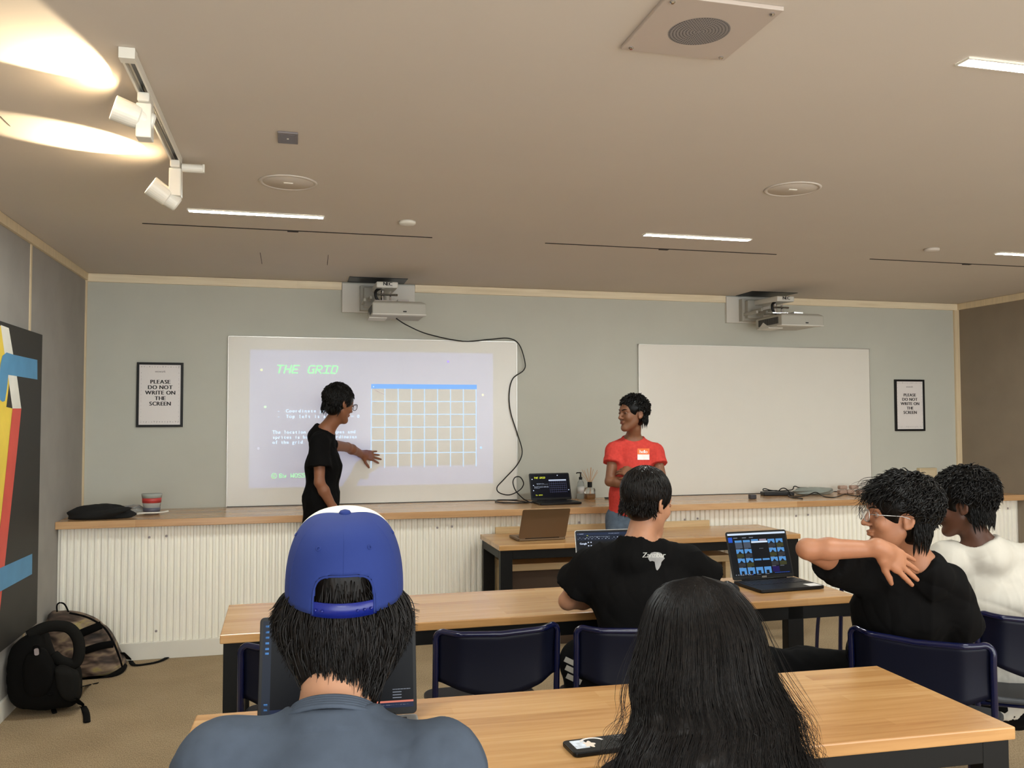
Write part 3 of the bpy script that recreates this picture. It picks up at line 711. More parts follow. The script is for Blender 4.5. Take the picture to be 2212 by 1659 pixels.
def c_store(mb, w, h, ox, oy):
    r = random.Random(5)
    def P(x, y): return ox+x*w, oy+(1-y)*h
    def RR(x0, y0, x1, y1, m, z=0):
        mb.m = m; a = P(x0, y1); b = P(x1, y0); R(mb, a[0], a[1], b[0], b[1], z)
    RR(.0, .0, 1.0, .045, 0)
    RR(.0, .09, .07, .21, 1)
    for x in (.09, .24, .36): RR(x, .10, x+.07, .118, 6)
    for y in (.26, .36, .48): RR(.02, y, .045, y+.03, 5)
    tiles = [(.105+.142*i, .165+.215*j, i, j) for j in range(4) for i in range(6)]
    for x, y, i, j in tiles:
        if 2 <= i <= 3 and j in (0, 1): 
            if j == 0: RR(x, y-.01, x+.12, y+.03, 2 if i == 2 else 7)
            continue
        hh = .19 if j < 3 else .15
        if j == 3 and i > 3:
            if i == 4: RR(x, y, x+.12, y+.13, 8)
            continue
        if j == 2 and i in (2, 3): RR(x, y+.02, x+.12, y+.06, 2); continue
        if j == 1 or (j == 0 and i > 3) or j == 2:
            RR(x, y, x+.12, y+hh*.55, 2); RR(x, y+hh*.5, x+.12, y+hh, 3 if (i+j) % 2 else 4, .00003)
            mb.m = 5; a = P(x+.02, y+hh*.55); b = P(x+.06, y+hh*.2); c = P(x+.10, y+hh*.55); mb.add([(*a, .00006), (*c, .00006), (*b, .00006)], [(0, 1, 2)])
        elif j == 0: RR(x, y, x+.12, y+hh, 9); RR(x, y, x+.12, y+.05, 2, .00003)
        else: RR(x, y, x+.12, y+hh, 2); RR(x+.03, y+hh*.5, x+.08, y+hh, 5, .00003)
        RR(x, y+hh+.012, x+.07, y+hh+.022, 6)
    RR(.385, .200, .665, .240, 0, .0001)
    for k in range(3): RR(.51+k*.025, .37, .522+k*.025, .385, 6)
    for k in range(8): RR(.03+k*.04, .955, .048+k*.04, .98, 6 if k < 7 else 1)
    lines(mb, *P(.70, .965), 1, .26*w, .002, .004, r, 9)
    return [glow('ui_pale', (214, 230, 250), 1.0), glow('ui_blue', (38, 92, 214), .8), glow('tile_sky', (96, 164, 232), .75), glow('tile_olive', (84, 86, 52), .5), glow('tile_slate', (70, 72, 78), .5),
            glow('tile_shadow', (38, 42, 50), .5), glow('ui_grey', (140, 146, 158), .7), glow('tile_mauve', (170, 158, 176), .8), glow('tile_indigo', (44, 30, 110), .5), glow('tile_steel', (92, 104, 124), .6)]
def c_editor(mb, w, h, ox, oy):
    r = random.Random(9)
    mb.m = 0; R(mb, ox, oy+h*.90, ox+w, oy+h*.975)
    mb.m = 3; R(mb, ox, oy+h*.76, ox+w, oy+h*.895)
    mb.m = 1
    R(mb, ox+.02*w, oy+.935*h, ox+.03*w, oy+.945*h); R(mb, ox+.05*w, oy+.935*h, ox+.13*w, oy+.945*h)
    lines(mb, ox+.60*w, oy+.94*h, 1, .2*w, .0014, .003, r, 7)
    for k in range(30):
        x = .02+.032*k
        if r.random() < .75: s = r.uniform(.006, .018); R(mb, ox+x*w, oy+(.80+.03*(k % 2))*h, ox+(x+s)*w, oy+(.80+.03*(k % 2)+s*1.2)*h)
    lines(mb, ox+.22*w, oy+.86*h, 1, .4*w, .0012, .003, r, 14)
    text(mb, 'Google', ox+.05*w, oy+.66*h, w*.045, mb.X.copy(), bold=.08); 
    for k in range(2):
        for j in range(3): R(mb, ox+(.20+k*.05)*w, oy+(.70-.09*j)*h, ox+(.222+k*.05)*w, oy+(.725-.09*j)*h)
    mb.m = 2; R(mb, ox+.185*w, oy+.885*h, ox+.215*w, oy+.90*h)
    return [glow('editor_title', (30, 44, 72), .8), glow('screen_white', (220, 232, 255), 1.0), glow('screen_yellow', (232, 238, 70), 1.1), glow('editor_ribbon', (20, 30, 50), .8)]
def c_desktop(mb, w, h, ox, oy):
    r = random.Random(4)
    mb.m = 0; R(mb, ox, oy+.0*h, ox+.055*w, oy+h)
    mb.m = 1
    for y in (.93, .87, .81, .75, .69, .64, .05, .10): R(mb, ox+.016*w, oy+y*h, ox+.040*w, oy+(y+.022)*h)
    mb.m = 2; R(mb, ox+.40*w, oy+.055*h, ox+w, oy+.075*h)
    mb.m = 3; R(mb, ox+.055*w, oy, ox+w, oy+.054*h)
    mb.m = 4; lines(mb, ox+.70*w, oy+.025*h, 1, .27*w, .0025, .003, r, 9)
    for y in (.16, .13, .10): R(mb, ox+.86*w, oy+y*h, ox+.92*w, oy+(y+.010)*h)
    lines(mb, ox+.86*w, oy+.19*h, 1, .12*w, .002, .004, r, 6); R(mb, ox+.90*w, oy+.95*h, ox+.91*w, oy+.965*h); R(mb, ox+.93*w, oy+.95*h, ox+.95*w, oy+.965*h)
    for x, y in ((.035, .955), (.06, .955), (.93, .92)): R(mb, ox+x*w, oy+y*h, ox+(x+.015)*w, oy+(y+.008)*h)
    return [glow('dock_strip', (42, 50, 64), .7), glow('dock_icon', (88, 150, 220), .8), glow('task_orange', (226, 130, 110), .9), glow('task_bar', (34, 44, 72), .8), glow('ui_grey', (140, 146, 158), .7)]
M_KEYB = mat('black_keys', (24, 24, 30), .4); M_KEYG = mat('grey_keys', (60, 58, 58), .4)
S_DK = glow('screen_navy', (10, 13, 26), .5); S_GR = glow('screen_graphite', (26, 29, 34), .5); S_D5 = glow('screen_slate', (24, 28, 36), .28)
M_LTB = mat('matt_black_laptop', (19, 17, 17), .42, spec=.3); M_BRZ = mat('bronze_aluminium', (118, 96, 72), .38, metal=.55, var=.01)
lt, FT, lidT = laptop((2.285, -2.945), math.radians(4.0), .355, .240, 73, ZT, 'black laptop showing a grid of blue picture tiles, on the middle table', M_LTB, M_KEYB, M_BLK, (S_GR, c_store))
mb = MB(); mb.X = FT; text(mb, 'ASUS', 0, .006, .012, FT @ Matrix.Translation((0, 0, .0012)), align='C', bold=.08, shear=.15); mb.build('lettering', M_SILVER, lidT)
MB().box((.10, -.112, .0162), (.165, -.055, .0166)).build('sticker', M_PAPER, lt)
laptop((1.937, -.395), math.radians(3.6), .334, .214, 72, .911, 'black laptop showing the grid slide, on the counter at the end of the cable', M_LTB, M_KEYB, M_BLK, (S_DK, c_slides))
laptop((1.610, -1.005), math.radians(182.8), .335, .226, 64, ZT, 'bronze laptop seen from behind on the rear table', M_BRZ, M_KEYG, M_BLK, (S_GR, None))
laptop((1.572, -2.561), math.radians(-3), .31, .221, 76, ZT, 'silver edged laptop in front of the boy in the lettered black shirt', M_SILVER, M_KEYB, M_BLK, (S_DK, c_editor))
_, _, lid5 = laptop((.110, -4.486), math.radians(-3), .42, .27, 76, ZT, 'large laptop on the front table behind the capped head', M_SILVER, M_KEYB, M_BLK, (S_D5, c_desktop))
lid5.data.materials[0] = M_LTB

# ================================================================== SMALL THINGS
# phone with stickers
q = A(1300, 1606, Z=.75)
t = thing('phone', 'black phone with pale stickers lying face down on the front table', 'phone', (q[0]-.005, q[1], ZT), math.radians(4))
MB().prism(rrect(.172, .088, .013, 5), .0005, .012).build('case', M_BLK, t, bevel=.003)
mb = MB(); mb.prism(rrect(.036, .052, .002, 2, -.052, .006), .0121, .0124); s1 = mb.build('sticker', mat('sticker_blue_white', (206, 214, 226), .4, var=.3, vs=60), t)
mb = MB(); mb.prism([(-.028+.013*math.cos(a)*(1+.25*math.cos(5*a)), .0+.018*math.sin(a)*(1+.25*math.cos(5*a))) for a in [k*PI/18 for k in range(36)]], .0121, .0125); mb.build('sticker', mat('sticker_cream', (238, 222, 206), .4), t)
mb = MB(); mb.tube([(-.015+.03*math.cos(a), .012+.024*math.sin(a), .0126) for a in [.2+k*.2 for k in range(14)]], .004, 6, flat=.1, up=(0, 0, 1)); mb.build('sticker', M_PAPER, t)
mb = MB(); mb.prism(rrect(.026, .036, .006, 4, .055, .016), .012, .0135)
for a, b in ((.055, .026), (.055, .008)): mb.lathe([(.0055, .0135), (.0055, .0150), (.004, .0152), (0, .0152)], (a, b, 0), 14)
mb.build('camera_bump', M_DKGREY, t)
# mouse
q = A(1582, 1276, Z=ZT)
mb = MB(); n_ = 14
vs = []; fs = []
for i in range(n_+1):
    th = PI/2*i/n_
    for k in range(24):
        a = 2*PI*k/24; vs.append((.032*math.cos(th)*math.cos(a), .055*math.cos(th)*math.sin(a), .001+.036*math.sin(th)*(1+.1*math.sin(a))))
fs = [(i*24+k, i*24+(k+1) % 24, (i+1)*24+(k+1) % 24, (i+1)*24+k) for i in range(n_) for k in range(24)]+[tuple(reversed(range(24)))]
mb.add(vs, fs); o = mb.build('computer_mouse', M_LTB, smooth=True); o.location = (q[0], q[1]+.03, ZT); o.rotation_euler = (0, 0, .5)
tagp(o, 'black computer mouse left of the laptop with picture tiles', 'mouse')
ZK = .9115
# hand sanitiser bottle
M_CLEAR = mat('clear_plastic', (232, 238, 240), .08, var=.01, trans=.92); M_AMB = mat('amber_oil', (206, 140, 50), .1, var=.02, trans=.6); M_GLASS = mat('clear_glass', (240, 240, 236), .03, var=.01, trans=.95)
x, y = 2.235, -.085
t = thing('pump_bottle', 'clear pump bottle with black pump on the counter beside the reed diffuser', 'bottle', (x, y, ZK))
MB().lathe([(0, .001), (.026, .001), (.029, .006), (.029, .11), (.024, .135), (.012, .150), (.012, .158)], seg=28).build('bottle', M_CLEAR, t, smooth=True)
MB().lathe([(.0295, .045), (.0295, .10)], seg=28).build('label', mat('pale_label', (200, 200, 196), .5), t, smooth=True)
mb = MB().lathe([(.014, .156), (.014, .175), (.006, .178), (.005, .205), (.008, .206), (.008, .214), (0, .215)], seg=18).tube([(0, 0, .211), (-.03, 0, .211), (-.036, 0, .204)], .005, 8)
mb.build('pump', M_BLK, t)
# reed diffuser
x, y = 2.308, -.10
t = thing('reed_diffuser', 'glass reed diffuser with black collar and thin sticks on the counter', 'diffuser', (x, y, ZK))
MB().lathe([(0, .001), (.036, .001), (.040, .005), (.040, .075), (.034, .088), (.014, .092), (.014, .098)], seg=32, sq=5).build('glass_bottle', M_GLASS, t, smooth=True)
MB().lathe([(0, .004), (.0365, .004), (.0365, .042), (0, .042)], seg=32, sq=5).build('oil', M_AMB, t, smooth=True)
MB().lathe([(.017, .093), (.019, .094), (.019, .135), (.016, .137), (.008, .136)], seg=24).build('collar', M_BLK, t)
for k in range(9):
    a = -1+2*k/8; r_ = random.Random(k)
    MB().tube([(-a*.012, 0, .02), (a*.012, r_.uniform(-.006, .006), .135), (a*.078, r_.uniform(-.03, .03), .255-.035*abs(a)+r_.uniform(-.01, .01))], .0017, 6).build('reed', mat('rattan_reed', (196, 150, 104), .6), t)
# black dongle with thin lead
t = thing('adapter_dongle', 'small black adapter with a thin lead on the counter right of the diffuser', 'adapter', (2.46, -.13, ZK))
MB().box((-.035, -.012, .001), (.02, .012, .012)).build('plug_body', M_BLK, t, bevel=.003)
MB().tube(spline([(.02, 0, .006), (.05, .01, .004), (.09, -.01, .004), (.14, -.02, .004)], 5), .002, 6).build('lead', M_OFFW, t, smooth=True)
# little dark box
o = MB().box((-.027, -.02, .0005), (.027, .02, .036)).build('small_box', mat('charcoal_box', (58, 54, 58), .45), bevel=.004); o.location = (3.56, -.455, ZK)
tagp(o, 'small charcoal box on the counter left of the tangled leads', 'box')
# power adapter box and tangled leads
q = A(1672, 1070, Z=ZK)
t = thing('power_brick', 'flat black power adapter on the counter under the right whiteboard', 'adapter', (3.93, -.21, ZK), math.radians(-12))
MB().box((-.13, -.05, .0005), (.13, .05, .030)).build('housing', M_LTB, t, bevel=.006)
MB().box((-.10, -.03, .0302), (.02, .03, .0306)).build('rating_label', M_DKGREY, t)
def wire(pix, label, r=.0042, m=M_BLK, dz=0):
    pts = []
    for px, py, yy in pix:
        p = A(px, py, Y=yy)
        if p[2] < ZK+r: p = A(px, py, Z=ZK+r+.001)
        pts.append(p)
    return tagp(MB().tube(spline(pts, 7), r, 7).build('charger_lead', m, smooth=True), label, 'cable', 'tangled black leads on the counter')
def cz(x, y): return 1580+x/6.9125, 1030+y/6.9125
wire([(*cz(x, y), yy) for x, y, yy in ((2050, 290, -.30), (1950, 298, -.3), (1800, 275, -.3), (1690, 258, -.3), (1610, 285, -.32), (1520, 308, -.34), (1380, 292, -.34), (1300, 245, -.30), (1240, 232, -.3), (1150, 268, -.32), (1050, 290, -.33), (930, 290, -.33), (880, 250, -.3), (840, 200, -.28), (790, 170, -.28), (740, 178, -.28), (705, 215, -.27))],
     'long black lead winding along the counter from the plugs to the adapter')
wire([(*cz(x, y), yy) for x, y, yy in ((1430, 190, -.15), (1300, 188, -.15), (1190, 180, -.15), (1130, 162, -.15), (1010, 160, -.15), (960, 142, -.16), (930, 148, -.16), (908, 190, -.18), (780, 208, -.2), (700, 210, -.2), (580, 200, -.2), (510, 178, -.2), (475, 182, -.2), (478, 204, -.2), (540, 207, -.2), (680, 205, -.2))],
     'black lead arching highest above the counter in front of the right whiteboard')
wire([(*cz(x, y), yy) for x, y, yy in ((1060, 328, -.4), (1000, 318, -.4), (920, 312, -.38), (870, 296, -.36), (850, 280, -.34))], 'short end of black lead at the front of the tangle', .005)
# plastic bag / pouch and plug bundle
def blob(name, c, s, m, label=None, cat=None, seed=0, amp=.25, flat=.0, parent=None, rz=0):
    vs = []; fs = []; nu, nv = 36, 20; r_ = random.Random(seed); ph = [(r_.uniform(1, 5), r_.uniform(1, 4), r_.uniform(0, 6)) for _ in range(6)]
    for j in range(nv+1):
        th = PI*j/nv
        for i in range(nu):
            a = 2*PI*i/nu; d = 1+amp*sum(math.sin(p*a+q_*th*2+f)*.3 for p, q_, f in ph)*math.sin(th)
            z = math.cos(th)*d
            x = math.sin(th)*math.cos(a)*d; y = math.sin(th)*math.sin(a)*d
            X = x*math.cos(rz)-y*s[1]/s[0]*math.sin(rz); 
            vs.append((x*s[0]*math.cos(rz)-y*s[1]*math.sin(rz), x*s[0]*math.sin(rz)+y*s[1]*math.cos(rz), max(-1+flat, z)*s[2]))
    for j in range(nv):
        for i in range(nu): fs.append((j*nu+i, (j+1)*nu+i, (j+1)*nu+(i+1) % nu, j*nu+(i+1) % nu))
    o = MB().add(vs, fs).build(name, m, parent, smooth=True); o.location = c
    return tagp(o, label, cat)
blob('plastic_pouch', (4.28, -.20, ZK+.026), (.19, .07, .035), mat('milky_plastic', (170, 176, 168), .2, trans=.3), 'milky plastic pouch behind the black leads', 'pouch', 3, .2, .25)
t = thing('plug_bundle', 'pinkish clear bundle of mains plugs on the counter beside the boy with glasses', 'plugs', (4.62, -.22, ZK))
M_PINK = mat('pink_beige_plastic', (196, 166, 148), .25, trans=.2)
for k, (x, y, z) in enumerate(((-.09, -.02, 0), (0, .0, .0), (.09, -.03, 0), (-.05, .03, .034), (.06, .03, .034))): MB().box((x-.036, y-.025, z+.0005), (x+.036, y+.025, z+.034)).build('plug', M_PINK, t, bevel=.010, bseg=3)
MB().box((.12, -.03, .001), (.28, .05, .025)).box((.15, -.01, .026), (.30, .045, .044)).build('flat_pack', M_OFFW, t, bevel=.003)
# left end of the counter: cloth, clear wrapping, tub
blob('folded_garment', (-1.24, -.56, ZK+.034), (.195, .09, .060), mat('black_knit', (20, 19, 17), .95, bump=.5, bs=300, bd=.002), 'crumpled black knitted garment at the left end of the counter', 'garment', 11, .30, .42)
blob('wrapping_film', (-1.08, -.34, ZK+.026), (.09, .045, .036), mat('crinkled_film', (206, 208, 208), .12, trans=.75, bump=.6, bs=40, bd=.006), 'crinkled clear wrapping between the black garment and the tub', 'wrapping', 5, .5, .3)
t = thing('food_tub', 'stack of clear tubs with a red band on the counter below the left notice', 'tub', (-.955, -.36, ZK))
t.scale = (.82, .82, .88)
MB().lathe([(0, .001), (.055, .001), (.062, .05), (.058, .052), (.062, .056), (.068, .11)], seg=32, sx=1.1).build('lower_tub', mat('tub_plastic', (214, 212, 208), .15, trans=.6), t, smooth=True)
MB().lathe([(.0675, .088), (.070, .126)], seg=32, sx=1.1).build('red_band', mat('tub_red', (186, 60, 56), .4), t, smooth=True)
MB().lathe([(.070, .126), (.074, .150), (.074, .158), (0, .160)], seg=32, sx=1.1).build('lid', mat('tub_lid', (200, 206, 200), .2, trans=.4), t, smooth=True)
MB().lathe([(.058, .012), (.064, .05)], seg=32, sx=1.1).build('contents_label', mat('tub_dark_label', (84, 84, 96), .4), t, smooth=True)
o = MB().tube(spline([(0, 0, .012), (.05, .004, .016), (.14, .03, .014), (.19, .05, .02)], 6), [.016]*6+[.012]*13, 10, flat=.5, up=(0, 0, 1)).build('paper_scoop', M_OFFW, smooth=True); o.location = (-1.03, -.47, ZK+.002)
tagp(o, 'cream handled scoop lying in front of the tubs', 'scoop')

# ================================================================== PEOPLE: implicit surfaces turned into single meshes
def nrm(v): v = np.asarray(v, float); return v/np.linalg.norm(v)
class Body:
    """a smooth union / difference of tapered limbs and ellipsoids, meshed as one continuous surface"""
    def __init__(s): s.p = []
    def _add(s, fn, c, R_, k, op): s.p.append((fn, np.asarray(c, np.float32), float(R_), float(k), op)); return s
    def cone(s, a, b, ra, rb, k=.02, op='u'):
        a = np.asarray(a, np.float32); b = np.asarray(b, np.float32); ba = b-a; L = float(ba@ba)+1e-12
        def f(P):
            h = np.clip(((P-a)@ba)/L, 0, 1); return np.linalg.norm(P-a-h[:, None]*ba, axis=1)-(ra+(rb-ra)*h)
        return s._add(f, (a+b)/2, math.sqrt(L)/2+max(ra, rb), k, op)
    def chain(s, pts, rs, k=.02, op='u'):
        for i in range(len(pts)-1): s.cone(pts[i], pts[i+1], rs[i], rs[i+1], k, op)
        return s
    def ell(s, c, r, k=.02, F=None, op='u'):
        c = np.asarray(c, np.float32); r = np.asarray(r, np.float32); F = np.eye(3, dtype=np.float32) if F is None else np.asarray(F, np.float32)
        def f(P):
            q = (P-c)@F.T; k0 = np.linalg.norm(q/r, axis=1); k1 = np.linalg.norm(q/(r*r), axis=1)+1e-9; return k0*(k0-1)/k1
        return s._add(f, c, float(r.max()), k, op)
    def slab(s, a, b, wa, wb, side, k=.03, op='u'):
        """elliptic limb section: half widths (w across side, d in depth) from a to b"""
        a = np.asarray(a, np.float32); b = np.asarray(b, np.float32); ba = b-a; L = float(ba@ba); t = nrm(ba)
        sd = nrm(np.asarray(side, float)-t*np.dot(side, t)).astype(np.float32); fr = np.cross(t, sd).astype(np.float32); t = t.astype(np.float32)
        def f(P):
            q = P-a; h = np.clip((q@ba)/L, 0, 1); v = q-h[:, None]*ba
            w_ = wa[0]+(wb[0]-wa[0])*h; d_ = wa[1]+(wb[1]-wa[1])*h
            x, y, z = v@sd, v@fr, v@t
            k0 = np.sqrt((x/w_)**2+(y/d_)**2+(z/d_)**2); k1 = np.sqrt((x/w_**2)**2+(y/d_**2)**2+(z/d_**2)**2)+1e-9
            return k0*(k0-1)/k1
        return s._add(f, (a+b)/2, math.sqrt(L)/2+max(*wa, *wb), k, op)
    def plane(s, p, n, k=.004, R_=9):
        """cut away everything on the side n points to"""
        p = np.asarray(p, np.float32); n = nrm(n).astype(np.float32)
        return s._add(lambda P: -((P-p)@n), p, R_, k, 'cut')
    def ev(s, P, prims=None):
        d = np.full(len(P), .5, np.float32)
        for fn, c, R_, k, op in (s.p if prims is None else prims):
            e = fn(P).astype(np.float32)
            if op == 'u':
                h = np.maximum(k-np.abs(d-e), 0)/k; d = np.minimum(d, e)-h*h*k*.25
            else:
                if op == 'cut': e = e          # e = -signed side, keep where e > 0
                e2 = -e
                h = np.maximum(k-np.abs(d-e2), 0)/k; d = np.maximum(d, e2)+h*h*k*.25
        return d
    def mesh(s, h=.006, disp=None, lo=None, hi=None):
        us = [p for p in s.p if p[4] == 'u']
        lo = np.min([c-R_-.02 for _, c, R_, _, _ in us], axis=0) if lo is None else np.asarray(lo)
        hi = np.max([c+R_+.02 for _, c, R_, _, _ in us], axis=0) if hi is None else np.asarray(hi)
        B = 12; nb = np.ceil((hi-lo)/(B*h)).astype(int); N = nb*B+1
        V = np.full(tuple(N), 1., np.float32)
        g = np.arange(B+1, dtype=np.float32)*h
        ox, oy, oz = np.meshgrid(g, g, g, indexing='ij'); off = np.stack([ox, oy, oz], -1).reshape(-1, 3)
        ctr = np.array([[i, j, k] for i in range(nb[0]) for j in range(nb[1]) for k in range(nb[2])], np.float32)*(B*h)+lo.astype(np.float32)+B*h/2
        dc = s.ev(ctr.astype(np.float32)); rad = B*h*.87
        idx = np.array([[i, j, k] for i in range(nb[0]) for j in range(nb[1]) for k in range(nb[2])])
        for n in range(len(ctr)):
            i, j, k = idx[n]*B
            if abs(dc[n]) > rad*1.7+.012:
                V[i:i+B+1, j:j+B+1, k:k+B+1] = np.where(V[i:i+B+1, j:j+B+1, k:k+B+1] == 1., dc[n], V[i:i+B+1, j:j+B+1, k:k+B+1]); continue
            pr = [p for p in s.p if np.linalg.norm(p[1]-ctr[n]) < p[2]+rad+.05]
            P = off+(ctr[n]-B*h/2)
            V[i:i+B+1, j:j+B+1, k:k+B+1] = s.ev(P, pr).reshape(B+1, B+1, B+1) if pr else 1.
        return nets(V, lo, h, disp)
def nets(V, lo, h, disp=None):
    S = V < 0; nx, ny, nz = [n-1 for n in V.shape]
    cnt = np.zeros((nx, ny, nz), np.int8); cor = [(a, b, c) for a in (0, 1) for b in (0, 1) for c in (0, 1)]
    for a, b, c in cor: cnt += S[a:a+nx, b:b+ny, c:c+nz]
    act = (cnt > 0) & (cnt < 8); I = np.argwhere(act); id_ = np.full((nx, ny, nz), -1, np.int64); id_[tuple(I.T)] = np.arange(len(I))
    acc = np.zeros((len(I), 3)); w_ = np.zeros(len(I))
    for a in range(8):
        for b in range(a+1, 8):
            ca, cb = np.array(cor[a]), np.array(cor[b])
            if abs(ca-cb).sum() != 1: continue
            va = V[tuple((I+ca).T)]; vb = V[tuple((I+cb).T)]; m = (va < 0) != (vb < 0)
            t = np.where(m, va/(va-vb+1e-20), 0); acc[m] += (ca+(cb-ca)*t[:, None])[m]; w_[m] += 1
    P = lo+(I+acc/w_[:, None])*h
    F = []
    for ax in range(3):
        u, v = (ax+1) % 3, (ax+2) % 3
        sl0 = [slice(None)]*3; sl1 = [slice(None)]*3; sl0[ax] = slice(0, -1); sl1[ax] = slice(1, None)
        E = S[tuple(sl0)] != S[tuple(sl1)]; Q = np.argwhere(E)
        ok = (Q[:, u] > 0) & (Q[:, v] > 0) & (Q[:, u] < V.shape[u]-1) & (Q[:, v] < V.shape[v]-1); Q = Q[ok]
        fl = S[tuple(Q.T)]
        def gi(du, dv): R_ = Q.copy(); R_[:, u] -= du; R_[:, v] -= dv; return id_[tuple(R_.T)]
        q = np.stack([gi(1, 1), gi(0, 1), gi(0, 0), gi(1, 0)], 1); q[~fl] = q[~fl][:, ::-1]; F.append(q)
    F = np.concatenate(F); F = F[(F >= 0).all(1)]
    if disp is not None: P = disp(P)
    return P, F
def mesh_obj(name, PF, m, parent=None, smooth=True):
    P, F = PF; me = bpy.data.meshes.new(name); off = np.zeros(3); p = parent
    while p is not None: off = off+np.array(p.location); p = p.parent
    P = P-off; me.vertices.add(len(P)); me.vertices.foreach_set('co', P.astype(np.float32).ravel())
    nf = len(F); k = F.shape[1]; me.loops.add(nf*k); me.loops.foreach_set('vertex_index', F.ravel().astype(np.int32))
    me.polygons.add(nf); me.polygons.foreach_set('loop_start', np.arange(nf, dtype=np.int32)*k)
    try: me.polygons.foreach_set('loop_total', np.full(nf, k, np.int32))
    except Exception: pass
    me.polygons.foreach_set('use_smooth', np.ones(nf, bool)); me.update(); me.validate()
    me.materials.append(m); o = bpy.data.objects.new(name, me); COL.objects.link(o)
    if parent is not None: o.parent = parent
    return o
def wavy(P, amp, freq, seed, dirs=3, stretch=(1, 1, 1)):
    """cloth wrinkles: push points about by warped sine ridges"""
    r = np.random.default_rng(seed); Q = P*np.array(stretch); d = np.zeros(len(P))
    for i in range(dirs):
        w1 = nrm(r.normal(size=3))*freq*r.uniform(.6, 1.5); w2 = nrm(r.normal(size=3))*freq*.5
        ph = 1.4*np.sin(Q@w2+r.uniform(0, 6)); s_ = np.sin(Q@w1+ph*1.6+r.uniform(0, 6)); d += (1-np.abs(s_))**2*np.sin(Q@w2*1.3+r.uniform(0, 6))
    return d*amp
def normals(P, F):
    n = np.zeros_like(P); a = np.cross(P[F[:, 2]]-P[F[:, 0]], P[F[:, 3]]-P[F[:, 1]])
    for k in range(4): np.add.at(n, F[:, k], a)
    return n/(np.linalg.norm(n, axis=1, keepdims=True)+1e-12)
def cloth(body, h, amp, freq, seed, stretch=(1, 1, 1), extra=None):
    P, F = body.mesh(h); n = normals(P, F); d = wavy(P, amp, freq, seed, 4, stretch)+wavy(P, amp*.28, freq*2.7, seed+7, 4, stretch)
    if extra is not None: d = d+extra(P)
    return P+n*d[:, None], F

def basis(face, up=(0, 0, 1), roll=0):
    """rows: right, forward, up of a head or hand that faces the given way"""
    f = nrm(face); r = nrm(np.cross(f, up)); u = np.cross(r, f)
    if roll: r, u = r*math.cos(roll)+u*math.sin(roll), u*math.cos(roll)-r*math.sin(roll)
    return np.array([r, f, u])
class Head:
    def __init__(s, c, face, up=(0, 0, 1), sc_=1.0, roll=0): s.c = np.asarray(c, float); s.B = basis(face, up, roll); s.s = sc_
    def __call__(s, x, y, z): return s.c+(np.array([x, y, z])*s.s)@s.B
    def build(s, b, k=.012, nose=1.0):
        H = s; S = s.s
        def e(c, r, k_=k, op='u', F=None): b.ell(H(*c), np.array(r)*S, k_, s.B if F is None else F, op)
        e((0, -.018, .032), (.074, .094, .084), .02)
        e((0, .024, -.020), (.060, .064, .086), .025)
        e((0, .052, .040), (.052, .036, .045), .02)
        b.cone(H(0, .072, -.094), H(0, .060, -.088), .0145*S, .018*S, .02)
        for q in (-1, 1):
            b.cone(H(q*.044, .004, -.046), H(q*.014, .064, -.094), .012*S, .016*S, .03)
            e((q*.036, .062, -.020), (.022, .022, .024), .018)
            b.cone(H(q*.012, .088, .030), H(q*.044, .070, .026), .0085*S, .007*S, .014)
        b.cone(H(0, .086, .020), H(0, .106*1.0, -.018), .0075*S, .0095*S*nose, .010)
        e((0, .108, -.024), (.011, .010, .009), .006)
        for q in (-1, 1): e((q*.0125, .097, -.026), (.008, .010, .007), .005)
        for q in (-1, 1): e((q*.032, .094, .008), (.018, .016, .012), .010, 's')
        e((0, .087, -.051), (.022, .012, .0055), .006); e((0, .086, -.061), (.018, .012, .006), .006)
        e((0, .1015, -.056), (.020, .006, .0012), .003, 's')
        for q in (-1, 1):
            E = s.B.copy(); a = q*.42; E = np.array([[math.cos(a), math.sin(a), 0], [-math.sin(a), math.cos(a), 0], [0, 0, 1]])@E
            e((q*.079, -.012, .000), (.0075, .019, .031), .006, 'u', E)
            e((q*.087, -.008, .004), (.0075, .011, .019), .004, 's', E)
            e((q*.077, -.004, -.024), (.007, .009, .010), .006)
        return b
    def eyes(s, par, look=(0, 0)):
        mw = mat('eye_white', (150, 136, 126), .2, var=.01); mi = mat('eye_iris', (38, 24, 18), .15, var=.02)
        for q in (-1, 1):
            mb = MB(); c = s(q*.031, .0725, .009); F = frame(c, s.B[0], s.B[1]+s.B[0]*look[0]); mb.X = F @ Matrix.Scale(s.s, 4)
            R_ = .0125; pr_ = [(R_*math.sin(a), R_*math.cos(a)) for a in np.linspace(0, PI*.75, 12)][::-1]
            mb.m = 0; mb.lathe(pr_, seg=20); mb.m = 1
            mb.lathe([(.0068, R_*.862), (.004, R_*.96+.0004), (0, R_+.0006)], seg=16); mb.X = None
            o = mb.build('eye', [mw, mi], par, smooth=True, world=True)
            # lids
            mb = MB()
            for sg, zz in ((1, .0050), (-1, -.0058)):
                pts = [s(q*.031+.0155*math.cos(a), .0725+.0118-.004*abs(math.cos(a))**2, .009+zz*math.sin(a)+(.0004 if sg > 0 else 0)) for a in np.linspace(.12, PI-.12, 9)]
                mb.tube(pts, .0026*s.s, 6)
            mb.build('eyelid', s.skin, par, smooth=True, world=True)
    def brows(s, par, m, th=.004):
        for q in (-1, 1):
            pts = [s(q*(.012+.036*t), .0945-.018*t*t, .0275+.006*math.sin(t*PI*.8)) for t in np.linspace(0, 1, 8)]
            MB().tube(pts, [th*.9, th*1.1, th*1.1, th, th, th*.8, th*.6, th*.3], 6, flat=.55).build('eyebrow', m, par, smooth=True, world=True)
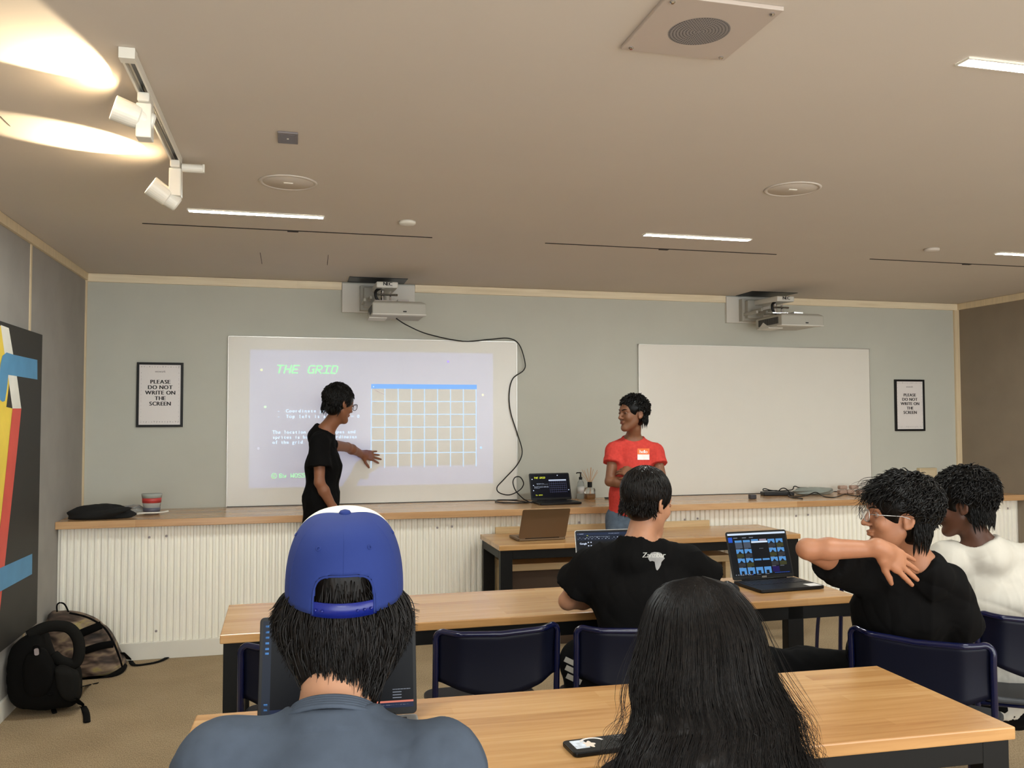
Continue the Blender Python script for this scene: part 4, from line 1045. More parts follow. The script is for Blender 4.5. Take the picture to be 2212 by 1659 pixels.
def hand(b, wrist, D, N, T_, s=1.0, curl=(.25, .25, .3, .35), spread=.10, thumb=(.55, .75), ext=1.0, tcurl=.2):
    """D along the fingers, N out of the back of the hand, T_ = +1/-1 side of the thumb (along D x N)"""
    D = nrm(D); N = nrm(np.asarray(N)-D*np.dot(N, D)); S = np.cross(D, N)*T_; w_ = np.asarray(wrist, float)
    def p(x, y, z): return w_+(D*x+S*y+N*z)*s
    F = np.array([D, S, N])
    b.ell(p(.046, .000, 0), np.array([.052, .040, .0155])*s, .014, F)
    b.ell(p(.075, .002, -.001), np.array([.026, .041, .0125])*s, .012, F)
    b.cone(p(-.02, 0, 0), p(.02, 0, 0), .025*s, .026*s, .02)
    L = (.074, .082, .076, .060); Y = (.030, .010, -.010, -.029); r0 = (.0092, .0095, .0090, .0078)
    tips = []
    for i in range(4):
        a = p(.086-.006*abs(i-1), Y[i], .001); sp_ = (1.5-i)*spread; c = 0
        segs = (L[i]*.44, L[i]*.32, L[i]*.26); cur = a; b.cone(p(.055, Y[i]*.8, 0), a, .0098*s, r0[i]*s*1.04, .008)
        for j, l in enumerate(segs):
            c += curl[i]*(1.0, 1.2, .8)[j]
            d = nrm(D*math.cos(c)*math.cos(sp_)+S*math.sin(sp_)-N*math.sin(c)); nx_ = cur+d*l*s*ext
            b.cone(cur, nx_, r0[i]*s*(1, .93, .86)[j], r0[i]*s*(.93, .86, .74)[j], .0035); cur = nx_
        tips.append(cur)
    a = p(.020, .030, -.004); b.cone(p(.005, .015, -.003), a, .015*s, .014*s, .012)
    d = nrm(D*math.cos(thumb[0])+S*math.sin(thumb[0])*1.1-N*.25); m_ = a+d*.036*s; b.cone(a, m_, .0135*s, .0105*s, .010)
    d2 = nrm(D*math.cos(thumb[1]*.6)+S*math.sin(thumb[1]*.6)-N*tcurl); e = m_+d2*.030*s; b.cone(m_, e, .0105*s, .0096*s, .004); b.cone(e, e+nrm(d2-N*.2)*.022*s, .0096*s, .0075*s, .004)
    return tips
def locks(base, fn, n, seg=6, sides=4, seed=0, m=None):
    """tapered curved locks of hair; fn(rng) -> list of points, radius"""
    r = random.Random(seed); mb = base if base is not None else MB()
    for i in range(n):
        res = fn(r)
        if res is None: continue
        pts, rad = res; k = len(pts)
        mb.tube(pts, [rad*(.55+.45*math.sin(min(1, (j/(k-1))*2.2)*PI/2))*(1 if j/(k-1) < .45 else max(.06, (1-(j/(k-1)-.45)/.55)**.8)) for j in range(k)], sides, caps=True)
    return mb
def join(PF, mb):
    """combine a quad mesh with an MB into one MB"""
    P, F = PF; o = len(mb.v); mb.v += [tuple(p) for p in P]; mb.f += [tuple(int(i)+o for i in f) for f in F]; mb.mi += [0]*len(F); return mb
def skinmat(name, c, sss=True):
    if name in MATS: return MATS[name]
    m = mat(name, c, .48, spec=.4, var=.05, vs=30, bump=.15, bs=350, bd=.0004)
    b = m.node_tree.nodes['Principled BSDF']; b.inputs['Subsurface Weight'].default_value = .12; b.inputs['Subsurface Radius'].default_value = (.012, .005, .003); b.inputs['Subsurface Scale'].default_value = 1
    return m
def hairmat(name, c, c2, rough=.38):
    q = NT(name); co = q.coord((1, 1, .25)); nz = q.n('ShaderNodeTexNoise'); nz.inputs['Scale'].default_value = 140; nz.inputs['Detail'].default_value = 2; q.l(co, nz.inputs[0])
    q.l(q.ramp(nz.outputs[0], [(.35, lin(c)), (.7, lin(c2))]), q.b.inputs['Base Color']); q.b.inputs['Roughness'].default_value = rough
    q.b.inputs['Specular IOR Level'].default_value = .2; q.bump(nz.outputs[0], .5, .002); return q.m
H_BLK = hairmat('black_hair', (7, 6, 5), (15, 12, 10)); H_DBR = hairmat('dark_brown_hair', (9, 7, 6), (22, 16, 12), .36)
def fabric(name, c, var=.05, bs=700, rough=.92, vs=14):
    return mat(name, c, rough, spec=.12, var=var, vs=vs, bump=.25, bs=bs, bd=.0008, sheen=.0)
def project(o, mb, name, m, view_to, lift=.0015, parent=None):
    """lay flat lettering or a print onto a garment: cast each point along view_to onto its surface"""
    bpy.context.view_layer.update()
    off = Vector((0, 0, 0)); p = o
    while p is not None: off = off+Vector(p.location); p = p.parent
    me = o.data; bv = BVHTree.FromPolygons([v.co+off for v in me.vertices], [tuple(f.vertices) for f in me.polygons])
    out = []
    for v in mb.v:
        d = (Vector(view_to) if view_to is not None else Vector(v)-Vector(CAM)).normalized()
        h, n, i, _ = bv.ray_cast(Vector(v)-d*.6, d)
        out.append(tuple(h-d*lift) if h else None)
    keep = [f for f in range(len(mb.f)) if all(out[i] is not None for i in mb.f[f])]
    q = MB(); q.v = [x or (0, 0, 0) for x in out]; q.f = [mb.f[f] for f in keep]; q.mi = [mb.mi[f] for f in keep]
    return q.build(name, m, parent or o, world=True)
def gridpatch(mb, x0, y0, x1, y1, n=8, z=0):
    for i in range(n):
        for j in range(n): R(mb, x0+(x1-x0)*i/n, y0+(y1-y0)*j/n, x0+(x1-x0)*(i+1)/n, y0+(y1-y0)*(j+1)/n, z)
def fcone(b, a, e, ra, rb, k=.02, flat_a=False, rnd=.0):
    """tapered sleeve or leg with a clean cut end at e"""
    a = np.asarray(a, np.float32); e = np.asarray(e, np.float32); t = nrm(e-a).astype(np.float32); L = float(np.linalg.norm(e-a)); ee = e+t*.06
    ba = ee-a; L2 = float(ba@ba)
    def f(P):
        h = np.clip(((P-a)@ba)/L2, 0, 1); d = np.linalg.norm(P-a-h[:, None]*ba, axis=1)-(ra+(rb-ra)*np.minimum(h*(L+.06)/L, 1.05))
        d = np.maximum(d, (P-e)@t)
        if flat_a: d = np.maximum(d, -((P-a)@t))
        return d
    return b._add(f, (a+e)/2, L/2+max(ra, rb)+.02, k, 'u')
def fslab(b, a, e, wa, wb, side, k=.03):
    """elliptic torso section with a clean cut hem at a"""
    a = np.asarray(a, np.float32); e = np.asarray(e, np.float32); t = nrm(e-a).astype(np.float32)
    n0 = len(b.p); b.slab(a-t*.05, e, wa, wb, side, k); fn, c, R_, kk, op = b.p.pop()
    return b._add(lambda P: np.maximum(fn(P), -((P-a)@t)), c, R_, kk, op)
def cutcone(b, a, e, ra, rb, k=.008):
    a = np.asarray(a, np.float32); e = np.asarray(e, np.float32); t = nrm(e-a).astype(np.float32); ba = e-a; L2 = float(ba@ba)
    def f(P):
        h = np.clip(((P-a)@ba)/L2, 0, 1); return np.maximum(np.linalg.norm(P-a-h[:, None]*ba, axis=1)-(ra+(rb-ra)*h), -((P-a)@t))
    return b._add(f, (a+e)/2, math.sqrt(L2)/2+max(ra, rb), k, 's')
def torso(b, s, J, g, front, hem=None, neck_r=None, sleeve=(.62, .062, .074), sl=(1, 1)):
    """body b and shirt s (either may be None). g scales girth"""
    side = nrm(np.asarray(J['shR'])-np.asarray(J['shL'])); nb, pv = np.asarray(J['nb'], float), np.asarray(J['pelvis'], float)
    sm = (np.asarray(J['shR'])+np.asarray(J['shL']))/2
    up = nrm(sm-pv); L = np.linalg.norm(sm-pv)
    ch = pv+up*L*.72+nrm(front)*J.get('arch', .0); wa = pv+up*L*.30+nrm(front)*J.get('arch', 0)*.5
    hw = np.linalg.norm(np.asarray(J['shR'])-np.asarray(J['shL']))/2
    for q, (bd, gg) in enumerate(((b, 0.), (s, .014))):
        if bd is None: continue
        cw = hw*.86*g
        bd.slab(pv, wa, (.145*g+gg, .095*g+gg), (.130*g+gg+(.012 if q else 0), .088*g+gg), side, .05) if q == 0 or hem is None else fslab(bd, pv+up*hem, wa, (.150*g+gg, .098*g+gg), (.140*g+gg, .095*g+gg), side, .05)
        bd.slab(wa, ch, (.132*g+gg+(.008 if q else 0), .090*g+gg), (cw+gg*.6, .100*g+gg), side, .05)
        bd.slab(ch, sm-up*.01, (cw+gg*.6, .100*g+gg), (hw*.80, .070*g+gg*.7), side, .05)
        for k_ in ('L', 'R'):
            sh = np.asarray(J['sh'+k_], float)
            bd.cone(nb-up*.03, sh, .052+gg*.4, .048+gg*.7, .045)
    if b is not None:
        nk = J.get('neck', .055); b.cone(np.asarray(J['nb'])-up*.02, J['hb'], nk*g, (nk-.003)*g, .02)
        for k_ in ('L', 'R'):
            sh, el, wr = (np.asarray(J[x+k_], float) for x in ('sh', 'el', 'wr'))
            b.cone(sh, el, .045*g, .034*g, .03); b.chain([el, el+(wr-el)*.3, wr], [.034*g, .037*g, .025*g], .015)
    if s is not None:
        for i, k_ in enumerate(('L', 'R')):
            if not sl[i]: continue
            f, r0, r1 = J.get('sleeve'+k_, sleeve)
            sh, el = np.asarray(J['sh'+k_], float), np.asarray(J['el'+k_], float)
            fcone(s, sh, sh+(el-sh)*f, r0*g, r1*g, .035)
        nr = neck_r or .064*g; ax = nrm(np.asarray(J['hb'])-nb)
        s.cone(nb-ax*.08, nb-ax*.016, nr+.008, nr+.005, .03)
        cutcone(s, nb+ax*J.get('cut', -.012), nb+ax*.20, nr, nr+.05, .016)
def collar(J, r, m, par, tilt=0, th=.008, rows=1):
    nb = np.asarray(J['nb'], float); ax = nrm(np.asarray(J['hb'])-nb); a = nrm(np.cross(ax, [.3, .9, .1])); c = np.cross(ax, a)
    return a, c, ax
def trousers(b, J, g=1.0, r=(.098, .070, .056)):
    pv = np.asarray(J['pelvis'], float); side = nrm(np.asarray(J['hipR'])-np.asarray(J['hipL']))
    b.slab(pv+[0, 0, .04], pv-[0, 0, .05], (.140*g, .098*g), (.155*g, .108*g), side, .04)
    for k in ('L', 'R'):
        hp, kn, an = (np.asarray(J[x+k], float) for x in ('hip', 'kn', 'an'))
        b.cone(hp, kn, r[0]*g, r[1]*g, .04); fcone(b, kn, an, r[1]*g, r[2]*g, .03)
def shoes(J, par, m, sole):
    for k in ('L', 'R'):
        an, d = np.asarray(J['an'+k], float), nrm(np.asarray(J['toe'+k], float)*[1, 1, 0]); s_ = np.cross(d, [0, 0, 1])
        F = np.array([d, s_, [0, 0, 1]]); o = np.array([an[0], an[1], 0])
        b = Body(); b.ell(o+d*.06+[0, 0, .045], (.135, .048, .040), .02, F); b.ell(o+d*.0+[0, 0, .065], (.060, .044, .055), .02, F); b.plane(o+[0, 0, .014], (0, 0, -1))
        u = mesh_obj('shoe', b.mesh(.008), m, par)
        mb = MB(); mb.X = Matrix(((d[0], s_[0], 0, o[0]+d[0]*.06), (d[1], s_[1], 0, o[1]+d[1]*.06), (0, 0, 1, 0), (0, 0, 0, 1)))
        mb.prism([(.138*math.cos(a)*(1 if math.cos(a) > 0 else .92), .050*math.sin(a)) for a in np.linspace(0, 2*PI, 28)[:-1]], .001, .018); mb.X = None
        mb.build('sole', sole, u, world=True)
def hairbase(b, H, r=(.081, .100, .090), c=(0, -.020, .036), k=.012, face=True, ears=True, nape=-.060, jaw=None, fringe=.062):
    S = H.s; b.ell(H(*c), np.array(r)*S, k, H.B)
    if nape is not None: b.ell(H(0, -.042, -.018), np.array([.064, .056, .058+(-.06-nape)])*S, .03, H.B)
    if face: b.ell(H(0, .098, fringe-.115), np.array([.072, .062, .100])*S, .010, H.B, 's')
    if ears:
        for q in (-1, 1): b.ell(H(q*.092, .004, -.010), np.array([.030, .026, .040])*S, .008, H.B, 's')
def scalp_locks(mb, H, n, region, flow, length=.05, rad=.006, r=(.081, .100, .090), c=(0, -.020, .036), lift=.06, curl=.0, seed=1, seg=7, start=.98, droop=0, sides=4):
    R0 = np.array(r); c0 = np.array(c); rg = np.random.default_rng(seed); made = 0; tries = 0
    while made < n and tries < n*30:
        tries += 1; u = nrm(rg.normal(size=3))
        if not region(u) or (abs(u[0]) > .74 and -.25 < u[1] < .40 and u[2] < -.10 and u[2] > -.7): continue
        made += 1; L = length*rg.uniform(.7, 1.25); t = flow(u)+rg.normal(size=3)*.28; ph = rg.uniform(0, 6.28); lf = lift*rg.uniform(.4, 1.5); cu = curl*rg.uniform(.5, 1.4)
        pts = []; v = u.copy()
        for j in range(seg):
            f = j/(seg-1); tt = t-v*np.dot(t, v); tt = tt/(np.linalg.norm(tt)+1e-9); sd = np.cross(tt, v)
            pos = c0+R0*v*(start+lf*f)+sd*cu*math.sin(ph+f*5)*f+v*cu*math.cos(ph+f*5)*f-np.array([0, 0, droop*f*f])
            pts.append(H(*pos)); v = nrm(v+tt*L/(seg-1)/.09)
        k = len(pts); rr = rad*H.s*rg.uniform(.7, 1.3)
        mb.tube(pts, [rr*(.8 if j == 0 else 1)*(1-(j/(k-1))**2.2*.93) for j in range(k)], sides)
    return mb
def nape_locks(mb, H, n, seed=3, length=.05, rad=.003, low=-.075):
    rg = np.random.default_rng(seed)
    for i in range(n):
        a = rg.uniform(-1.75, 1.75); z0 = rg.uniform(low+.02, .02); L = length*rg.uniform(.3, 1.15); pts = []; cu = rg.uniform(-.006, .006)
        for j in range(6):
            f = j/5; z = z0-L*f; w_ = .072-.012*max(0, (-.05-z)/.05); k_ = .96+.10*min(1, f*2)+.03*f*f
            pts.append(H((w_+.004)*math.sin(a)*k_+cu*f, -.040-(w_-.006)*math.cos(a)*k_, z))
        r_ = rad*rg.uniform(.7, 1.3)*H.s; mb.tube(pts, [r_, r_, r_*.95, r_*.8, r_*.5, r_*.08], 4)
def glasses(H, par, m, rim=.0012, w_=.026, h_=.019, y=.112, arms=True, lens=True, rnd=2.6):
    t = MB(); S = H.s
    def ring(q): return [H(q*.033+w_*abs(math.cos(a))**(2/rnd)*(1 if math.cos(a) > 0 else -1), y-.004*abs(q*.033+w_*math.cos(a))/.05, .006+h_*abs(math.sin(a))**(2/rnd)*(1 if math.sin(a) > 0 else -1)) for a in np.linspace(0, 2*PI, 29)[:-1]]
    for q in (-1, 1): t.tube(ring(q), rim*1.5*S, 6, closed=True)
    t.tube([H(-.008, y, .012), H(0, y+.003, .015), H(.008, y, .012)], rim*1.4*S, 6)
    for q in (-1, 1): t.tube([H(q*.060, y-.006, .012), H(q*.072, y-.03, .012), H(q*.080, .01, .012), H(q*.082, -.012, .006), H(q*.080, -.03, -.012)], rim*1.2*S, 6)
    o = t.build('eyeglasses', m, par, smooth=True, world=True)
    if lens:
        l_ = MB()
        for q in (-1, 1): r_ = ring(q); l_.add(r_, [tuple(range(len(r_)))])
        l_.build('lens', mat('spectacle_lens', (245, 248, 250), .02, var=.0, alpha=.18), o, world=True)
    return o

FW = lambda deg: CF[:2].tolist()  # camera-forward kept for reference
def facing(deg):
    """unit vector turned deg to the right of the camera's heading (deg=0 looks away from the camera)"""
    a = YAW+math.radians(deg); return np.array([math.sin(a), math.cos(a), 0.])
SKIN_LT = skinmat('skin_light', (166, 114, 84)); SKIN_LT0 = skinmat('skin_pale', (184, 136, 106)); SKIN_LT2 = skinmat('skin_fair', (176, 126, 96)); SKIN_TAN = skinmat('skin_tan', (136, 88, 62)); SKIN_BR = skinmat('skin_brown', (126, 83, 58)); SKIN_DB = skinmat('skin_deep_brown', (84, 52, 36))
M_BLKTEE = fabric('black_cotton', (11, 10, 10)); M_BLKP = fabric('black_trousers', (9, 9, 10)); M_DKBR = fabric('dark_plum_cotton', (26, 21, 24))
M_SHOE = mat('shoe_white', (200, 198, 194), .5); M_SHOEB = mat('shoe_black', (28, 28, 30), .5)

# ---------------------------------------------------------------- 1. presenter in black
def presenter():
    fd = facing(62); H = Head(A(732, 873, 5.87), facing(43)+[0, 0, -.26], sc_=1.03); H.skin = SKIN_TAN
    J = dict(nb=A(703, 925, 5.89), hb=A(722, 905, 5.88), shR=A(690, 957, 5.77), shL=A(706, 960, 6.06), elR=A(690, 1042, 5.71), wrR=A(722, 1102, 5.75),
             elL=A(750, 966, 6.36), wrL=A(782, 981, 6.57), pelvis=A(690, 1132, 5.88), arch=.01, sleeveL=(.26, .052, .050))
    p = J['pelvis']; J['pelvis'] = p
    t = thing('person', 'person in black t-shirt standing and pointing at the projected grid', 'person', (p[0], p[1], 0))
    b = Body(); H.build(b); torso(b, None, J, .98, fd)
    hand(b, J['wrL'], A(822, 987, 6.655)-J['wrL'], np.array([.15, -.95, .25]), 1, .98, (.10, .06, .08, .10), .16, (.95, 1.15))
    hand(b, J['wrR'], np.array([.25, .1, -1.]), np.array([0, -1, 0]), 1, .95, (.3, .3, .35, .4), .05)
    mesh_obj('body', b.mesh(.0052), SKIN_TAN, t)
    s = Body(); torso(None, s, J, 1.0, fd, hem=-.03, sleeve=(.62, .066, .082))
    sh = mesh_obj('t_shirt', cloth(s, .006, .005, 22, 3, (1, 1, .5)), M_BLKTEE, t)
    dn = np.array([0, 0, -1.])
    rt = np.array([fd[1], -fd[0], 0])
    for k, sg in (('L', -1), ('R', 1)):
        J['hip'+k] = p+rt*sg*.085+dn*.06; J['kn'+k] = np.array([*(p+rt*sg*.095+fd*.03)[:2], .48]); J['an'+k] = np.array([*(p+rt*sg*.10)[:2], .06]); J['toe'+k] = fd
    q = Body(); trousers(q, J, .95); mesh_obj('trousers', cloth(q, .012, .004, 18, 5), M_BLKP, t)
    shoes(J, t, M_SHOEB, M_SHOE)
    hb = Body(); hairbase(hb, H, (.088, .108, .100), (0, -.018, .040), nape=-.070, fringe=.070)
    PF = hb.mesh(.006); mb = join(PF, MB())
    scalp_locks(mb, H, 900, lambda u: (u[2] > -.35 and u[1] < .45) or u[2] > .45 or (u[1] < -.2 and u[2] > -.85), lambda u: np.array([u[0]*.6, .35 if u[2] > .5 else -.2, -.8+u[2]*.5]), .040, .0042, (.088, .108, .100), (0, -.018, .040), .05, .004, 5)
    nape_locks(mb, H, 260, 3, 0.04, .0026, -0.08)
    mb.build('hair', H_BLK, t, smooth=True, world=True)
    H.eyes(t); glasses(H, t, M_BLK, .0014, .024, .021)
    # name tag on the chest, seen edge on
    mb = MB(); c = (J['shL']*.6+J['shR']*.4)+dn*.055+fd*.3
    X = frame(c, rt*-1, fd); mb.X = X; gridpatch(mb, -.045, .0, .045, .032, 5); tg = project(sh, mb, 'name_tag', mat('tag_salmon', (214, 120, 108), .5), -fd, .002)
    mb = MB(); mb.X = X; gridpatch(mb, -.045, -.032, .045, 0, 5); project(sh, mb, 'name_tag', M_PAPER, -fd, .002)
presenter()

# ---------------------------------------------------------------- 2. boy in the red shirt
def redboy():
    dz = 6.02; fd = -facing(0); fd = nrm(fd+np.array([-.12, 0, 0]))
    H = Head(A(1366, 895, dz-.02), -facing(62)+[0, 0, -.02], sc_=1.0); H.skin = SKIN_BR
    J = dict(nb=A(1368, 944, dz+.04), hb=A(1370, 925, dz), shR=A(1327, 973, dz), shL=A(1415, 977, dz), elR=A(1317, 1040, dz-.10), wrR=A(1375, 1045, dz-.20),
             elL=A(1432, 1042, dz-.10), wrL=A(1372, 1024, dz-.215), pelvis=A(1362, 1112, dz-.02), arch=.01)
    p = J['pelvis']; t = thing('person', 'person in red t-shirt with an orange name tag, arms crossed, leaning by the counter', 'person', (p[0], p[1], 0))
    b = Body(); H.build(b); torso(b, None, J, .93, fd)
    hand(b, J['wrL'], A(1338, 1012, dz-.17)-J['wrL'], np.array([.1, -1, .3]), -1, .92, (.35, .4, .45, .5), .04, (.5, .6))
    hand(b, J['wrR'], A(1412, 1040, dz-.16)-J['wrR'], np.array([.1, -1, .3]), 1, .92, (.3, .3, .35, .4), .04, (.5, .6))
    mesh_obj('body', b.mesh(.005), SKIN_BR, t)
    s = Body(); torso(None, s, J, .96, fd, hem=-.00, sleeve=(.42, .056, .068))
    M_RED = fabric('red_marl_cotton', (196, 66, 58), .10, vs=60)
    sh = mesh_obj('t_shirt', cloth(s, .006, .0045, 20, 8, (1, 1, .45)), M_RED, t)
    rt = nrm(J['shL']-J['shR'])
    for k, sg in (('R', -1), ('L', 1)):
        J['hip'+k] = p+rt*sg*.085-[0, 0, .03]; J['kn'+k] = np.array([*(p+rt*sg*.10+fd*.10)[:2], .50]); J['an'+k] = np.array([*(p+rt*sg*.11+fd*.28)[:2], .06]); J['toe'+k] = fd
    J['hipR'], J['hipL'] = J['hipR'], J['hipL']
    q = Body(); trousers(q, J, .92); mesh_obj('jeans', cloth(q, .012, .004, 18, 6), fabric('blue_grey_denim', (84, 96, 110), .12, vs=40), t)
    shoes(J, t, M_SHOE, M_SHOE)
    hb = Body(); hairbase(hb, H, (.090, .106, .096), (0, -.022, .045), nape=-.070, fringe=.076)
    mb = join(hb.mesh(.006), MB())
    scalp_locks(mb, H, 1000, lambda u: (u[2] > -.45 and u[1] < .25) or (u[2] > .42) or (u[1] < -.2 and u[2] > -.85), lambda u: np.array([u[0], u[1]*.9+.2, -.5]), .034, .0042, (.090, .106, .096), (0, -.022, .045), .10, .008, 6)
    nape_locks(mb, H, 260, 3, .045, .0028, -.08)
    mb.build('hair', H_BLK, t, smooth=True, world=True)
    H.eyes(t, (-.45, 0)); H.brows(t, H_BLK, .0045)
    mb = MB()
    for zz, rr in ((-.0515, .0034), (-.0600, .0042)): mb.tube([H(x, .0975-.012*(x/.02)**2, zz+(.0015 if zz > -.055 else -.0005)*(1-(x/.02)**2)) for x in np.linspace(-.019, .019, 9)], [rr*.3, rr*.8, rr, rr, rr*.9, rr, rr, rr*.8, rr*.3], 8)
    mb.build('lips', skinmat('lip_brown', (104, 54, 44)), t, smooth=True, world=True)
    mb = MB(); c = A(1390, 981, dz-.5); X = frame(c, CR, -CF); mb.X = X; gridpatch(mb, -.038, -.002, .038, .036, 6)
    tg = project(sh, mb, 'name_tag', mat('tag_orange', (240, 110, 40), .5), None, .002)
    mb = MB(); mb.X = X; gridpatch(mb, -.038, -.036, .038, -.002, 6); project(sh, mb, 'name_tag', M_PAPER, None, .002)
    mb = MB(); text(mb, 'hello', 0, .006, .030, X, align='C', bold=.04, gap=.05); project(sh, mb, 'tag_lettering', M_PAPER, None, .003)
    mb = MB(); lines(mb, 0, 0, 0, .02, .001, .004, random.Random(1))
redboy()

# ---------------------------------------------------------------- 3. boy with the lettered black shirt
def mapboy():
    d = 3.50; fd = nrm(facing(6)+[0, 0, 0]); H = Head(A(1399, 1088, d-.02), facing(52)+[0, 0, -.22], sc_=1.05); H.skin = SKIN_LT2
    J = dict(nb=A(1378, 1168, d-.06), hb=A(1388, 1135, d-.03), shL=A(1276, 1224, d-.05), shR=A(1490, 1216, d+.03), elL=A(1226, 1298, d+.02), wrL=A(1330, 1292, d+.26),
             elR=A(1545, 1270, d+.10), wrR=A(1500, 1265, d+.34), pelvis=A(1395, 1455, d-.12), arch=-.01)
    for k in ('elL', 'wrL', 'wrR', 'elR'): J[k][2] = max(J[k][2], ZT+.036 if k[0] == 'e' else ZT+.03)
    p = J['pelvis']; t = thing('person', 'person in black t-shirt with a map print on the back, at the middle table', 'person', (p[0], p[1], 0))
    b = Body(); H.build(b); torso(b, None, J, 1.02, fd)
    hand(b, J['wrL'], np.array([.5, .8, -.05]), np.array([0, 0, 1]), 1, .98, (.2, .2, .25, .3), .08)
    hand(b, J['wrR'], np.array([-.2, .9, -.05]), np.array([0, 0, 1]), -1, .98, (.2, .2, .25, .3), .08)
    mesh_obj('body', b.mesh(.0048), SKIN_LT2, t)
    s = Body(); torso(None, s, J, 1.10, fd, hem=-.05, sleeve=(.60, .066, .078), neck_r=.062)
    sh = mesh_obj('t_shirt', cloth(s, .006, .009, 16, 12, (1, 1, .6)), M_BLKTEE, t)
    rt = nrm(J['shR']-J['shL'])
    for k, sg in (('L', -1), ('R', 1)):
        J['hip'+k] = p+rt*sg*.09+[0, 0, -.01]; J['kn'+k] = np.array([*(p+rt*sg*.14+fd*.36)[:2], .50]); J['an'+k] = np.array([*(p+rt*sg*.14+fd*.34)[:2], .07]); J['toe'+k] = fd
    J['knL'] = A(1256, 1428, 3.30); J['anL'] = np.array([J['knL'][0]+.02, J['knL'][1]+.02, .07])
    q = Body(); trousers(q, J, 1.0, (.10, .074, .055)); tr = mesh_obj('track_trousers', cloth(q, .010, .004, 18, 6), M_BLKP, t)
    for k in range(3):
        mb = MB(); c = A(1238+k*2, 1432+k*18, 2.8); mb.X = frame(c, CR*.88-CU*.42, -CF); gridpatch(mb, -.030, -.0085, .022, .0085, 5)
        project(tr, mb, 'stripe', mat('stripe_grey', (170, 166, 158), .7), None, .002)
    shoes(J, t, M_SHOE, M_SHOE)
    r, c = (.086, .106, .098), (0, -.020, .044)
    hb = Body(); hairbase(hb, H, r, c, nape=-.058, fringe=.064)
    mb = join(hb.mesh(.005), MB())
    scalp_locks(mb, H, 1500, lambda u: (u[2] > -.25 and u[1] < .35) or (u[2] > .35) or (u[1] < -.2 and u[2] > -.75), lambda u: np.array([u[0]*.3-(.5*u[0] if u[2] < -.2 else 0), .15, -1.0]), .065, .0028, r, c, .022, .001, 7, seg=8, start=1.0)
    nape_locks(mb, H, 700, 3, .024, .0013, -.065)
    mb.build('hair', H_DBR, t, smooth=True, world=True); H.eyes(t); H.brows(t, H_DBR)
    # print between the shoulders
    X = frame(A(1412, 1205, 2.9), CR, -CF); M_PR = mat('shirt_print', (196, 194, 188), .7); k_ = 2.9/FPX
    mb = MB(); mb.X = X
    afr = [(-10, 16), (-2, 18), (8, 17), (14, 15), (17, 9), (22, 3), (19, 0), (14, -6), (13, -12), (9, -20), (5, -25), (2, -24), (0, -17), (-1, -10), (-2, -5), (-7, -3), (-13, -4), (-17, 2), (-16, 9)]
    ctr = (1, 2)
    for i in range(len(afr)):
        a, b_ = afr[i], afr[(i+1) % len(afr)]
        for f0, f1 in ((0, .5), (.5, 1)):
            P_ = lambda q_, f: ((ctr[0]+(q_[0]-ctr[0])*f)*k_*.92+.006, (ctr[1]+(q_[1]-ctr[1])*f)*k_*.92-.006, 0)
            if f0 == 0: mb.add([P_(a, .5), P_(b_, .5), P_(a, 0)], [(0, 1, 2)])
            else: mb.add([P_(a, .5), P_(b_, .5), P_(b_, 1), P_(a, 1)], [(0, 1, 2, 3)])
    project(sh, mb, 'map_print', mat('map_print', (150, 148, 146), .7), None, .0018)
    mb = MB(); text(mb, 'Zanzibar', 0, .0015, .0235, X, align='C', bold=.02, shear=.15, gap=.04); project(sh, mb, 'lettering_print', M_PR, None, .0026)
mapboy()

